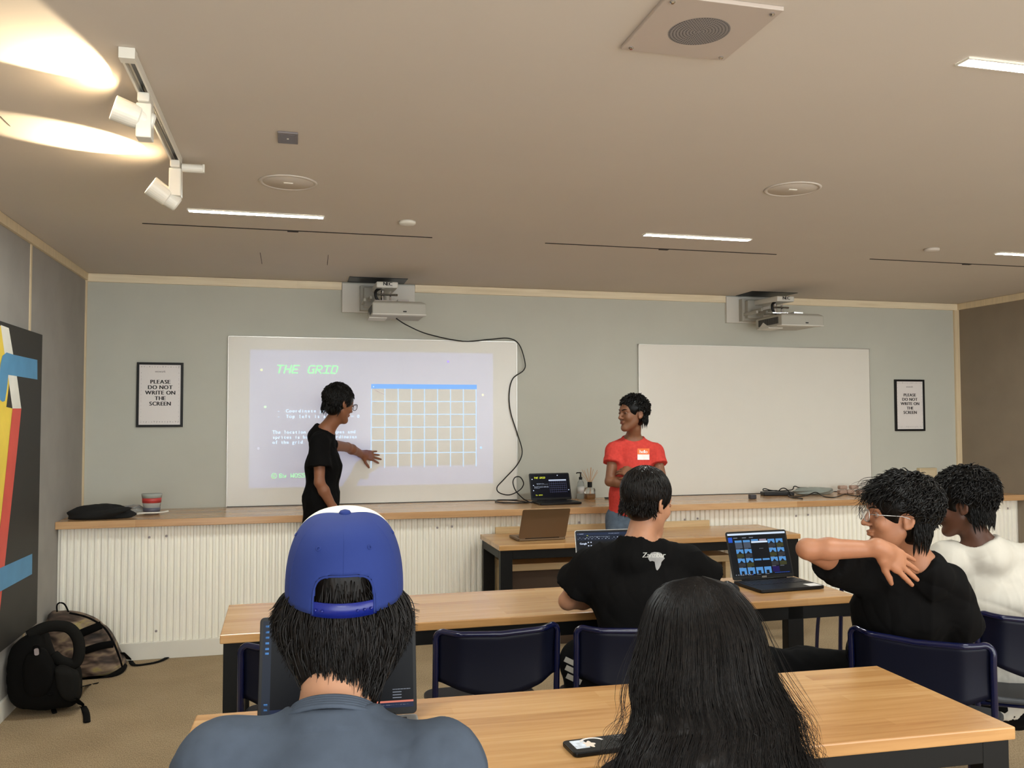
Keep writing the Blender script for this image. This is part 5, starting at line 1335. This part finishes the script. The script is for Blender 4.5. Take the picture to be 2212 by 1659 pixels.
# ---------------------------------------------------------------- 4. boy with glasses, arm over his shoulder
def glassesboy():
    d = 3.12; fd = nrm(facing(-28)); H = Head(A(1938, 1118, d-.02), facing(-84)+[0, 0, .04], sc_=1.06); H.skin = SKIN_LT
    J = dict(nb=A(1990, 1212, d), hb=A(1958, 1165, d), shL=A(1848, 1238, d+.10), shR=A(2042, 1262, d+.06), elL=A(1743, 1186, d-.14), wrL=A(1905, 1186, d-.20),
             elR=A(2078, 1370, d+.16), wrR=A(2000, 1440, d+.40), pelvis=A(1925, 1475, d+.26), arch=-.01, sleeveR=(.85, .072, .082))
    p = J['pelvis']; t = thing('person', 'person in glasses and black t-shirt turned left, one arm bent back over the shoulder', 'person', (p[0], p[1], 0))
    b = Body(); H.build(b); torso(b, None, J, 1.0, fd)
    hand(b, J['wrL'], A(1975, 1236, d-.17)-J['wrL'], np.array([-.2, -.90, .35]), 1, 1.05, (.02, .03, .03, .04), .10, (.55, .7), tcurl=.1)
    mesh_obj('body', b.mesh(.0045), SKIN_LT, t)
    s = Body(); torso(None, s, J, 1.10, fd, hem=-.06, sleeve=(.58, .066, .064), neck_r=.064)
    mesh_obj('t_shirt', cloth(s, .006, .010, 16, 21, (1, 1, .6)), M_BLKTEE, t)
    rt = nrm(J['shR']-J['shL']); lf = nrm(facing(-70))
    for k, sg in (('L', -1), ('R', 1)):
        J['hip'+k] = p+rt*sg*.08; J['kn'+k] = np.array([*(p+lf*.42+rt*sg*.10)[:2], .54]); J['an'+k] = np.array([*(p+lf*.42+rt*sg*.10)[:2], .07]); J['toe'+k] = lf
    q = Body(); trousers(q, J, 1.0, (.10, .078, .06)); mesh_obj('trousers', cloth(q, .010, .007, 18, 6), M_BLKP, t); shoes(J, t, M_SHOEB, M_SHOE)
    r, c = (.096, .122, .104), (0, -.024, .052)
    hb = Body(); hairbase(hb, H, r, c, nape=-.075, fringe=.070)
    mb = join(hb.mesh(.006), MB())
    scalp_locks(mb, H, 1700, lambda u: (u[2] > -.45 and u[1] < .25) or (u[2] > .25) or (u[1] < -.2 and u[2] > -.85), lambda u: np.array([u[0], u[1]*.9+.3, -.45]) if u[2] > -.3 else np.array([-u[0]*.5, .1, -1.]), .036, .0036, r, c, .07, .010, 16)
    scalp_locks(mb, H, 110, lambda u: u[1] > .45 and u[2] > .1, lambda u: np.array([u[0], .6, -.6]), .05, .0012, r, c, .30, .016, 17, seg=10)
    nape_locks(mb, H, 1100, 3, .05, .0018, -.09)
    mb.build('hair', H_BLK, t, smooth=True, world=True); H.eyes(t); H.brows(t, H_BLK, .0042)
    glasses(H, t, M_SILVER, .0012, .024, .020)
glassesboy()

# ---------------------------------------------------------------- 5. person in the white shirt
def whiteshirt():
    d = 3.66; fd = nrm(facing(-24)); H = Head(A(2078, 1092, d-.02), facing(-58)+[0, 0, -.16], sc_=1.06); H.skin = SKIN_DB
    J = dict(nb=A(2118, 1168, d-.04), hb=A(2096, 1135, d-.02), shL=A(2052, 1212, d), shR=A(2232, 1222, d-.02), elL=A(2010, 1275, d+.25), wrL=A(1960, 1250, d+.45),
             elR=A(2275, 1330, d+.10), wrR=A(2230, 1300, d+.35), pelvis=A(2180, 1490, d+.06), arch=-.03)
    p = J['pelvis']; t = thing('person', 'person in white t-shirt hunched forward at the right edge', 'person', (p[0], p[1], 0))
    b = Body(); H.build(b); torso(b, None, J, 1.0, fd); hand(b, J['wrL'], np.array([-.6, .6, -.1]), np.array([0, 0, 1]), 1, 1.0); hand(b, J['wrR'], np.array([-.6, .6, -.1]), np.array([0, 0, 1]), -1, 1.0)
    mesh_obj('body', b.mesh(.0055), SKIN_DB, t)
    s = Body(); torso(None, s, J, 1.14, fd, hem=-.06, sleeve=(.75, .074, .092), neck_r=.066)
    mesh_obj('t_shirt', cloth(s, .006, .007, 15, 37, (1, 1, .8)), fabric('white_cotton', (196, 190, 178), .02), t)
    rt = nrm(J['shR']-J['shL']); lf = nrm(facing(-40))
    for k, sg in (('L', -1), ('R', 1)):
        J['hip'+k] = p+rt*sg*.09; J['kn'+k] = np.array([*(p+lf*.42+rt*sg*.10)[:2], .52]); J['an'+k] = np.array([*(p+lf*.40+rt*sg*.10)[:2], .07]); J['toe'+k] = lf
    q = Body(); trousers(q, J, 1.08, (.10, .078, .06)); mesh_obj('trousers', cloth(q, .011, .006, 18, 6), M_BLKP, t); shoes(J, t, M_SHOEB, M_SHOE)
    r, c = (.098, .118, .104), (0, -.024, .050)
    hb = Body(); hairbase(hb, H, r, c, nape=-.070, fringe=.070)
    mb = join(hb.mesh(.006), MB())
    scalp_locks(mb, H, 1600, lambda u: (u[2] > -.45 and u[1] < .25) or (u[2] > .3) or (u[1] < -.2 and u[2] > -.85), lambda u: np.array([u[0], u[1]*.9+.1, -.5]) if u[2] > -.3 else np.array([-u[0]*.5, .1, -1.]), .034, .0036, r, c, .08, .010, 26)
    nape_locks(mb, H, 1100, 3, .045, .0018, -.085)
    mb.build('hair', H_BLK, t, smooth=True, world=True); H.eyes(t)
whiteshirt()

# ---------------------------------------------------------------- 6. person in the blue and white cap
def capboy():
    d = 1.60; fd = nrm(facing(2)); H = Head(A(745, 1258, d+.02), facing(-9)+[0, 0, -.10], sc_=1.04); H.skin = SKIN_LT0
    J = dict(nb=A(722, 1546, 1.50), hb=A(734, 1400, 1.58), shL=A(482, 1654, 1.46), shR=A(950, 1664, 1.45), elL=A(440, 1860, 1.62), wrL=A(620, 1800, 1.90),
             elR=A(960, 1860, 1.62), wrR=A(860, 1800, 1.92), pelvis=A(722, 2250, 1.42), arch=-.03, neck=.062)
    J['pelvis'][2] = .56
    for k in ('elL', 'wrL', 'wrR', 'elR'): J[k][2] = max(J[k][2], ZT+.05)
    p = J['pelvis']; t = thing('person', 'person in blue cap worn backwards and slate blue t-shirt, seated in the foreground', 'person', (p[0], p[1], 0))
    b = Body(); H.build(b); torso(b, None, J, 1.04, fd); hand(b, J['wrL'], np.array([.3, .9, -.05]), np.array([0, 0, 1]), 1, 1.0); hand(b, J['wrR'], np.array([0, .9, -.05]), np.array([0, 0, 1]), -1, 1.0)
    mesh_obj('body', b.mesh(.0048), SKIN_LT0, t)
    s = Body(); torso(None, s, J, 1.12, fd, hem=-.06, sleeve=(.75, .070, .088), neck_r=.069)
    M_SL = fabric('slate_blue_cotton', (70, 78, 90), .10, vs=22)
    ax = nrm(J['hb']-J['nb']); nb = J['nb']
    def neckband(P):   # ribbed collar raised around the neck opening
        v = P-nb; h = v@ax; r = np.linalg.norm(v-h[:, None]*ax, axis=1); return .0035*np.exp(-((r-.078)/.007)**2)*(h > -.05)
    sh = mesh_obj('t_shirt', cloth(s, .005, .0045, 16, 40, (1, 1, .7), neckband), M_SL, t)
    a1 = nrm(np.cross(ax, [0, 1, 0])); a2 = np.cross(ax, a1); mb = MB()
    ring = [nb+a1*.0725*math.cos(a)+a2*.0725*math.sin(a) for a in np.linspace(0, 2*PI, 49)[:-1]]
    for k_ in range(5): mb.tube([q_+ax*(.006-.0048*k_)+(q_-nb)*(.030*k_) for q_ in ring], .0042, 8, closed=True)
    mb.build('collar', M_SL, sh, smooth=True, world=True)
    rt = nrm(J['shR']-J['shL'])
    for k, sg in (('L', -1), ('R', 1)):
        J['hip'+k] = p+rt*sg*.09; J['kn'+k] = np.array([*(p+fd*.42+rt*sg*.12)[:2], .55]); J['an'+k] = np.array([*(p+fd*.42+rt*sg*.12)[:2], .07]); J['toe'+k] = fd
    q = Body(); trousers(q, J, 1.0, (.10, .076, .06)); mesh_obj('trousers', cloth(q, .012, .006, 18, 6), M_BLKP, t); shoes(J, t, M_SHOEB, M_SHOE)
    # hair to the nape
    zs = [-.235, -.215, -.19, -.165, -.14, -.105, -.065, -.02, .03]; ws = [.036, .048, .060, .075, .089, .103, .108, .100, .090]
    W = lambda z: np.interp(z, zs, ws); DB = lambda z: np.interp(z, [-.235, -.19, -.15, -.07, .03], [.106, .108, .106, .112, .112])
    hb = Body(); hb.ell(H(0, -.012, .022), np.array([.092, .102, .092])*H.s, .02, H.B)
    for z in (-.03, -.06, -.09, -.12, -.15, -.18): hb.ell(H(0, -.030 if z > -.1 else -.048, z), np.array([W(z)*.93, DB(z)*.93-(.030 if z > -.1 else .048), .034])*H.s, .025, H.B)
    hb.ell(H(0, .10, -.06), (.080, .072, .13), .01, H.B, 's')
    mb = join(hb.mesh(.005), MB()); rg = np.random.default_rng(5); cc_ = [(rg.uniform(-1.85, 1.85), rg.uniform(-.012, .012), rg.uniform(.7, 1.25), rg.uniform(-.15, 1)) for _ in range(95)]
    for i in range(2800):
        ac = cc_[int(rg.integers(len(cc_)))]; a = ac[0]+rg.normal()*.09; cv = .75
        z0 = rg.uniform(-.045, .0) if rg.random() < .45 or abs(a) > 1.0 else rg.uniform(-.165, .035 if abs(a) < .4 else -.01)
        L = rg.uniform(.06, .125) if abs(a) < 1.2 else rg.uniform(.06, .10); fl = ac[3]*(.010+.016*(abs(a) > 1.0)); cl = ac[1]+rg.normal()*.002; L *= ac[2]
        pts = []
        for j in range(9):
            f = j/8; z = z0-L*f; aa = ac[0]+(a-ac[0])*(1-cv*f); x0 = math.sin(aa); yb = -math.cos(aa); root = .90+.11*min(1, f*3.5); tip = fl*f**3
            pts.append(H((W(z)*root+tip)*x0*1.02+cl*math.sin(f*3), yb*(DB(z)*root+tip*.8)*(1 if yb < 0 else .6)+.004*math.sin(i+f*4), z+tip*.6))
        w_ = rg.uniform(.0009, .0021); mb.tube(pts, [w_, w_, w_, w_, w_*.95, w_*.85, w_*.65, w_*.4, w_*.08], 4)
    mb.build('hair', H_DBR, t, smooth=True, world=True); H.eyes(t)
    # the cap: an open crown of six panels
    cap = thing('baseball_cap', 'royal blue cap with white front worn backwards on the foreground head', 'cap', tuple(H(0, 0, .05)))
    M_CB = mat('royal_blue_twill', (20, 42, 108), .85, var=.03, vs=10, bump=.25, bs=900, bd=.0005); M_CW = mat('cream_twill', (232, 226, 206), .85, var=.02, bump=.25, bs=900, bd=.0005); M_STR = mat('blue_plastic_strap', (16, 30, 112), .3)
    S_ = 1.04
    H = Head(H(0, 0, 0), facing(-10)+[0, 0, .16], sc_=1.04); cx_, cy_, cz_ = 0, -.012, .032; rx, ry = .1040, .1190
    def cp(a, v, dr=0.):     # a = azimuth from the back (0 = back of head), v 0 rim .. 1 top
        zt = .098+.010*(1-math.cos(a))*.5*math.sin(v*PI); zrim = -.012+.004*(1-math.cos(a))*.5
        th = min(v, 1)*PI/2; prof = max(0, math.cos(th))**.66; hz = math.sin(th)**.86
        sq = 1+.012*math.cos(2*a)
        return H(cx_+(rx*prof*sq+dr)*math.sin(a), cy_-(ry*prof+dr)*math.cos(a), zrim+(cz_+zt-zrim)*hz)
    nA, nV = 120, 36; vs = [cp(2*PI*i/nA-PI, j/nV) for i in range(nA) for j in range(nV+1)]
    def hole(i, j):
        a = 2*PI*(i+.5)/nA-PI; v = (j+.5)/nV
        return (abs(a)/.50)**2.6+(max(0, v-.065)/.215)**2.6 < 1 and v > .115 if v > .115 else False
    for nm, mm, cond in (('rear_panels', M_CB, lambda a: abs(a) <= PI*.55), ('front_panels', M_CW, lambda a: abs(a) > PI*.55)):
        mb = MB(); mb.v = [tuple(x) for x in vs]
        for i in range(nA):
            a = 2*PI*(i+.5)/nA-PI
            if not cond(a): continue
            for j in range(nV):
                v = (j+.5)/nV
                if nm[0] == 'r' and abs(a) < .50 and v < .27 and (abs(a)/.50)**4+(v/.27)**4 < 1: continue
                i2 = (i+1) % nA; mb.f.append((i*(nV+1)+j, i2*(nV+1)+j, i2*(nV+1)+j+1, i*(nV+1)+j+1)); mb.mi.append(0)
        o = mb.build(nm, mm, cap, smooth=True, world=True); so = o.modifiers.new('s', 'SOLIDIFY'); so.thickness = .0022; so.offset = 0
        if nm[0] == 'r':
            sm = MB()
            for a in (0, PI/3*1.02, -PI/3*1.02):
                sm.tube([cp(a, v, .0006) for v in np.linspace(.28 if a == 0 else .02, .99, 26)], .0011, 6)
            edge = [cp(math.copysign(.50*(1-(v/.27)**4)**.25, sgn), v, .001) for sgn, vv in ((-1, .27*np.sin(np.linspace(0, PI/2*.995, 24))), (1, .27*np.sin(np.linspace(PI/2*.995, 0, 24)))) for v in vv]
            sm.tube(edge, .0020, 6); sm.build('seams', M_CB, o, smooth=True, world=True)
            ev = MB()
            for a in (-.52, .52, -1.5, 1.5):
                q_ = cp(a, .50, .002); nv_ = nrm(q_-H(0, -.01, .03)); F = frame(q_, np.cross(nv_, [0, 0, 1]), nv_)
                ev.tube([F @ Vector((.0034*math.cos(k), .0034*math.sin(k), 0)) for k in np.linspace(0, 2*PI, 13)[:-1]], .0013, 6, closed=True)
            ev.build('eyelets', M_CB, o, smooth=True, world=True)
    q_ = cp(0, .999); mb = MB(); mb.X = frame(H(0, -.012, cz_+.098), H.B[0], H.B[2]); mb.lathe([(.0105, -.002), (.0112, .002), (.009, .0055), (.004, .0075), (0, .008)], seg=24); mb.X = None
    mb.build('button', M_CB, cap, smooth=True, world=True)
    vs = []; n_ = 24
    for i in range(n_+1):
        a = -.54+1.08*i/n_
        for v, dr in ((.002, .0012), (.088, .0012)): vs.append(cp(a, v, dr)-H.B[2]*.004)
    o = MB().add(vs, [(2*i, 2*i+2, 2*i+3, 2*i+1) for i in range(n_)]).build('strap', M_STR, cap, smooth=True, world=True); so = o.modifiers.new('s', 'SOLIDIFY'); so.thickness = .0020
    mb = MB()
    for a in (-.44, -.33, .22, .33, .44):
        q_ = cp(a, .038, .0028)-H.B[2]*.004; nv_ = nrm(q_-H(0, -.01, -.03)); F = frame(q_, np.cross(nv_, [0, 0, 1]), nv_); mb.X = F; mb.lathe([(.0026, 0), (.0022, .0016), (0, .002)], seg=12)
    mb.X = None; mb.build('snaps', M_STR, o, smooth=True, world=True)
    # brim at the front, hidden from here
    vs = []; nb_ = 24
    for i in range(nb_+1):
        a = PI-.95+1.9*i/nb_; p0 = np.array(cp(a, .0)); out = nrm(H.B[1]*1.0-H.B[2]*.1); L = .066*math.cos((i/nb_-.5)*PI)**.6 if 0 < i < nb_ else 0
        vs += [p0, p0+out*L]
    o = MB().add(vs, [(2*i, 2*i+1, 2*i+3, 2*i+2) for i in range(nb_)]).build('brim', M_CB, cap, smooth=True, world=True); so = o.modifiers.new('s', 'SOLIDIFY'); so.thickness = .003
capboy()

# ---------------------------------------------------------------- 7. person with long black hair
def longhair():
    fd = nrm(facing(2)); H = Head(A(1512, 1400, 1.83), facing(-4)+[0, 0, -.28], sc_=.95); H.skin = SKIN_BR
    J = dict(nb=A(1530, 1600, 1.66), hb=A(1520, 1500, 1.72), shL=A(1392, 1700, 1.62), shR=A(1690, 1698, 1.62), elL=A(1340, 1850, 1.75), wrL=A(1400, 1760, 2.0),
             elR=A(1730, 1860, 1.78), wrR=A(1640, 1780, 2.0), pelvis=A(1540, 2200, 1.55), arch=-.03)
    J['pelvis'][2] = .56
    for k in ('elL', 'wrL', 'wrR', 'elR'): J[k][2] = max(J[k][2], ZT+.045)
    p = J['pelvis']; t = thing('person', 'person with long black hair and dark top, seated in the foreground beside the phone', 'person', (p[0], p[1], 0))
    b = Body(); H.build(b); torso(b, None, J, .92, fd); hand(b, J['wrL'], np.array([.3, .9, -.05]), np.array([0, 0, 1]), 1, .9); hand(b, J['wrR'], np.array([-.1, .9, -.05]), np.array([0, 0, 1]), -1, .9)
    mesh_obj('body', b.mesh(.006), SKIN_BR, t)
    s = Body(); torso(None, s, J, 1.02, fd, hem=-.06, sleeve=(.8, .062, .072)); mesh_obj('top', cloth(s, .008, .004, 14, 44), M_DKBR, t)
    rt = nrm(J['shR']-J['shL'])
    for k, sg in (('L', -1), ('R', 1)):
        J['hip'+k] = p+rt*sg*.09; J['kn'+k] = np.array([*(p+fd*.40+rt*sg*.12)[:2], .54]); J['an'+k] = np.array([*(p+fd*.40+rt*sg*.12)[:2], .07]); J['toe'+k] = fd
    q = Body(); trousers(q, J, 1.0, (.10, .076, .06)); mesh_obj('trousers', cloth(q, .012, .006, 18, 6), M_BLKP, t); shoes(J, t, M_SHOEB, M_SHOE)
    # silhouette of the fall of hair as measured: y, left x, right x, depth, thickness
    sec = [(1248, 1478, 1545, 1.80, .015), (1258, 1445, 1572, 1.80, .040), (1275, 1422, 1592, 1.80, .062), (1303, 1402, 1616, 1.79, .085), (1340, 1391, 1637, 1.78, .102), (1390, 1382, 1649, 1.76, .112), (1450, 1370, 1664, 1.73, .110),
           (1495, 1366, 1686, 1.70, .10), (1545, 1376, 1712, 1.66, .085), (1600, 1352, 1718, 1.62, .072), (1660, 1335, 1735, 1.58, .062), (1760, 1350, 1735, 1.545, .052), (1860, 1390, 1700, 1.535, .04)]
    ys = np.array([s_[0] for s_ in sec]); xl = np.array([s_[1] for s_ in sec]); xr = np.array([s_[2] for s_ in sec]); dd = np.array([s_[3] for s_ in sec]); tt = np.array([s_[4] for s_ in sec])
    hb = Body()
    for i in range(4, len(sec)-1):
        def cc(i): return A((xl[i]+xr[i])/2, ys[i], dd[i])
        w_ = lambda i: (xr[i]-xl[i])/2*dd[i]/FPX*.85
        hb.slab(cc(i), cc(i+1), (w_(i), tt[i]*.72), (w_(i+1), tt[i+1]*.72), CR, .02)
    hb.ell(A(1512, 1356, 1.80), (.088, .064, .066), .03, np.array([CR, [CF[0], CF[1], 0], [0, 0, 1]]))
    hb.ell(H(0, .125, -.06), (.070, .06, .12), .01, H.B, 's')
    def hd(P): return wavy(P, .0025, 60, 3, 4, (1, 1, .12))
    P, F = hb.mesh(.006); n = normals(P, F); P = P+n*hd(P)[:, None]
    mb = join((P, F), MB()); rg = np.random.default_rng(8)
    part = A(1498, 1262, 1.80)
    for i in range(4600):
        # strands start near the parting and fall along the volume
        s0 = rg.uniform(-1, 1); ph = rg.uniform(-.5*PI, .5*PI) if rg.random() < .82 else rg.uniform(-PI, PI)
        yend = rg.uniform(1500, 1880); top_ = rg.random() < .75; y0 = 1246+rg.random()**2*14 if top_ else rg.uniform(1330, 1560)
        k = 16; pts = []; ph2 = rg.uniform(0, 6.28); wob = rg.uniform(0, .010); fly = rg.random() < .06; lift = rg.uniform(.93, 1.02)
        for j in range(k):
            f = j/(k-1); y = y0+(yend-y0)*(f**1.35); x0_, x1_ = np.interp(y, ys, xl), np.interp(y, ys, xr); D_ = np.interp(y, ys, dd); T_ = np.interp(y, ys, tt)
            a = ph+.25*math.sin(ph2+f*2)*.3; grow = 1
            hw = (x1_-x0_)/2*D_/FPX
            c_ = A((x0_+x1_)/2, y, D_)
            off = CR*math.sin(a)*hw*lift*(1.0)-np.array([CF[0], CF[1], 0])*math.cos(a)*T_*lift
            if top_ and y < 1262: off = off*max(0., (y-1245)/17)**.5
            wv = wob*f*math.sin(ph2+f*9); off = off+CR*wv+CU*0
            if y > 1600: off = off+CR*wob*math.sin(ph2*2+y*.02)*.8
            if fly: off = off*(1+.25*f*f)+CR*.02*f*math.sin(ph2)
            pts.append(c_+off)
        w_ = rg.uniform(.0006, .0022)*(.35 if fly else 1)
        mb.tube(pts, [w_]*(k-3)+[w_*.8, w_*.5, w_*.1], 3, caps=False)
    for i in range(90):   # loose flyaway hairs curling off the right and left side
        sgn = 1 if rg.random() < .75 else -1; y0 = rg.uniform(1480, 1620); L = rg.uniform(60, 170); ex = rg.uniform(8, 62); pts = []; ph2 = rg.uniform(0, 6)
        for j in range(14):
            f = j/13; y = y0+L*f; e_ = np.interp(y, ys, xr if sgn > 0 else xl)
            pts.append(A(e_+sgn*(ex*math.sin(f*2.6)**1.2-4+6*math.sin(ph2+f*7)*f), y, np.interp(y, ys, dd)-.01))
        mb.tube(pts, .00035, 3, caps=False)
    mb.build('hair', hairmat('long_black_hair', (12, 10, 10), (26, 21, 18), .42), t, smooth=True, world=True); H.eyes(t)
longhair()

# ================================================================== BACKPACKS in the left corner
def pillow(name, outline, Y0, half, m, parent, lay=16, pw=2.6, amp=.004, seed=1, xmin=None, zmin=.002):
    q = [A(x, y, Y=Y0) for x, y in outline]
    P = spline([(p[0], p[2], 0) for p in q], 5, closed=True); n = len(P)
    cx = sum(p[0] for p in P)/n; cz = sum(p[1] for p in P)/n; vs = []
    ts = [math.sin(-PI/2+PI*i/lay) for i in range(lay+1)]
    for t_ in ts:
        s_ = max(.02, (1-abs(t_)**pw)**(1/pw))
        s_ = .45+.55*s_ if abs(t_) < .999 else .40
        for p in P: vs.append([cx+(p[0]-cx)*s_, Y0+t_*half, cz+(p[1]-cz)*s_])
    V = np.array(vs); d = wavy(V, amp, 28, seed); V[:, 0] += d; V[:, 2] += d
    if xmin is not None: V[:, 0] = np.maximum(V[:, 0], xmin)
    V[:, 2] = np.maximum(V[:, 2], zmin)
    fs = [(i*n+k, i*n+(k+1) % n, (i+1)*n+(k+1) % n, (i+1)*n+k) for i in range(lay) for k in range(n)]+[tuple(reversed(range(n))), tuple(range(lay*n, (lay+1)*n))]
    return MB().add([tuple(v) for v in V], fs).build(name, m, parent, smooth=True, world=True)
def camo():
    q = NT('camouflage_nylon'); co = q.coord((3.2, 3.2, 8.5), rot=(0, .35, 0))
    n1 = q.n('ShaderNodeTexNoise'); n1.inputs['Scale'].default_value = 2.2; n1.inputs['Detail'].default_value = 2.5; n1.inputs['Distortion'].default_value = .6; q.l(co, n1.inputs[0])
    q.l(q.ramp(n1.outputs[0], [(.34, lin((34, 26, 22))), (.44, lin((72, 56, 46))), (.52, lin((112, 92, 78))), (.60, lin((142, 122, 98))), (.66, lin((160, 142, 92))), (.72, lin((66, 50, 42)))]), q.b.inputs['Base Color'])
    q.b.inputs['Roughness'].default_value = .7; return q.m
M_CAMO = camo(); M_BAG = fabric('black_nylon', (13, 12, 11)); M_BAGG = fabric('charcoal_nylon', (26, 25, 23)); M_WEB = fabric('black_webbing', (10, 9, 9))
def ribbon(name, pix, wdt, m, par, Y=None, up=(0, 0, 1), flat=.12, zmin=.004):
    pts = []
    for p in pix:
        v = A(p[0], p[1], Y=p[2]) if len(p) > 2 else A(p[0], p[1], Z=.006)
        v[2] = max(v[2], zmin); v[0] = max(v[0], XL+.02); pts.append(v)
    return MB().tube(spline(pts, 6), wdt, 8, flat=flat, up=up).build(name, m, par, smooth=True, world=True)
t = thing('backpack', 'camouflage backpack with black straps slumped against the corrugated front', 'backpack', (-1.15, -.86, 0), group='backpacks in the left corner')
body = pillow('body', [(103, 1330), (125, 1322), (160, 1323), (205, 1340), (238, 1370), (254, 1402), (268, 1432), (264, 1450), (225, 1464), (150, 1474), (100, 1470), (90, 1400)], -.86, .14, M_CAMO, t, seed=4, xmin=XL+.02)
pillow('base_panel', [(110, 1462), (175, 1466), (225, 1455), (266, 1438), (268, 1450), (225, 1472), (175, 1486), (105, 1482)], -.90, .13, M_BAG, t, seed=5, xmin=XL+.02)
ribbon('strap', [(165, 1372, -1.02), (190, 1362, -1.02), (219, 1350, -1.0)], .024, M_WEB, t, up=(0, -1, 0), flat=.25)
ribbon('strap', [(183, 1406, -1.02), (215, 1396, -1.02), (245, 1391, -1.0)], .022, M_WEB, t, up=(0, -1, 0), flat=.25)
ribbon('handle', [(124, 1326, -.86), (123, 1308, -.86), (130, 1302, -.86), (140, 1306, -.86), (148, 1322, -.86)], .009, M_WEB, t, up=(1, 0, 0), flat=.5)
ribbon('piping', [(150, 1324, -.98), (190, 1334, -.98), (225, 1356, -.98), (245, 1388, -.98), (258, 1420, -.97), (264, 1440, -.96)], .006, M_WEB, t, flat=1)
ribbon('loose_strap', [(264, 1410, -.86), (280, 1425), (290, 1436), (318, 1434), (345, 1428), (365, 1418)], .016, M_WEB, t, flat=.2)
t = thing('backpack', 'black backpack with a looped padded strap on the carpet by the left wall', 'backpack', (-1.25, -1.55, 0), group='backpacks in the left corner')
YB_ = -1.56
pillow('body', [(36, 1516), (20, 1480), (16, 1440), (26, 1400), (50, 1376), (88, 1364), (100, 1385), (112, 1418), (140, 1436), (168, 1446), (174, 1480), (170, 1514), (130, 1524), (80, 1526)], YB_, .15, M_BAG, t, seed=7, xmin=XL+.02)
pillow('front_pocket', [(122, 1440), (160, 1446), (172, 1462), (170, 1505), (150, 1512), (128, 1490)], YB_-.12, .05, M_BAGG, t, seed=8)
pillow('side_pocket', [(60, 1410), (90, 1402), (112, 1430), (118, 1470), (100, 1500), (62, 1500), (50, 1450)], YB_-.13, .045, M_BAG, t, seed=9)
ribbon('shoulder_strap', [(62, 1374, YB_-.05), (90, 1358, YB_-.05), (120, 1352, YB_-.05), (150, 1357, YB_-.05), (168, 1380, YB_-.05), (171, 1412, YB_-.05), (160, 1434, YB_-.05), (132, 1428, YB_-.06), (114, 1414, YB_-.08)], .030, M_BAGG, t, up=(0, -1, 0), flat=.45)
ribbon('grab_loop', [(72, 1404, YB_-.16), (74, 1396, YB_-.17), (84, 1396, YB_-.17), (86, 1408, YB_-.16)], .006, M_WEB, t, flat=1)
mb = MB(); c = A(79, 1408, Y=YB_-.185); mb.X = frame(c, (1, 0, .1), (0, -1, 0)); mb.prism(rrect(.022, .036, .008, 4), 0, .002); mb.X = None; mb.build('reflective_tag', M_INKG, t, world=True)
ribbon('loose_strap', [(160, 1508, YB_-.16), (178, 1524), (186, 1540), (188, 1560)], .017, M_WEB, t, flat=.2)
ribbon('loose_strap', [(108, 1500, YB_-.17), (112, 1522), (118, 1540)], .013, M_WEB, t, flat=.3)
ribbon('loose_strap', [(170, 1485, YB_-.05), (190, 1480), (212, 1475)], .012, M_WEB, t, flat=.2)
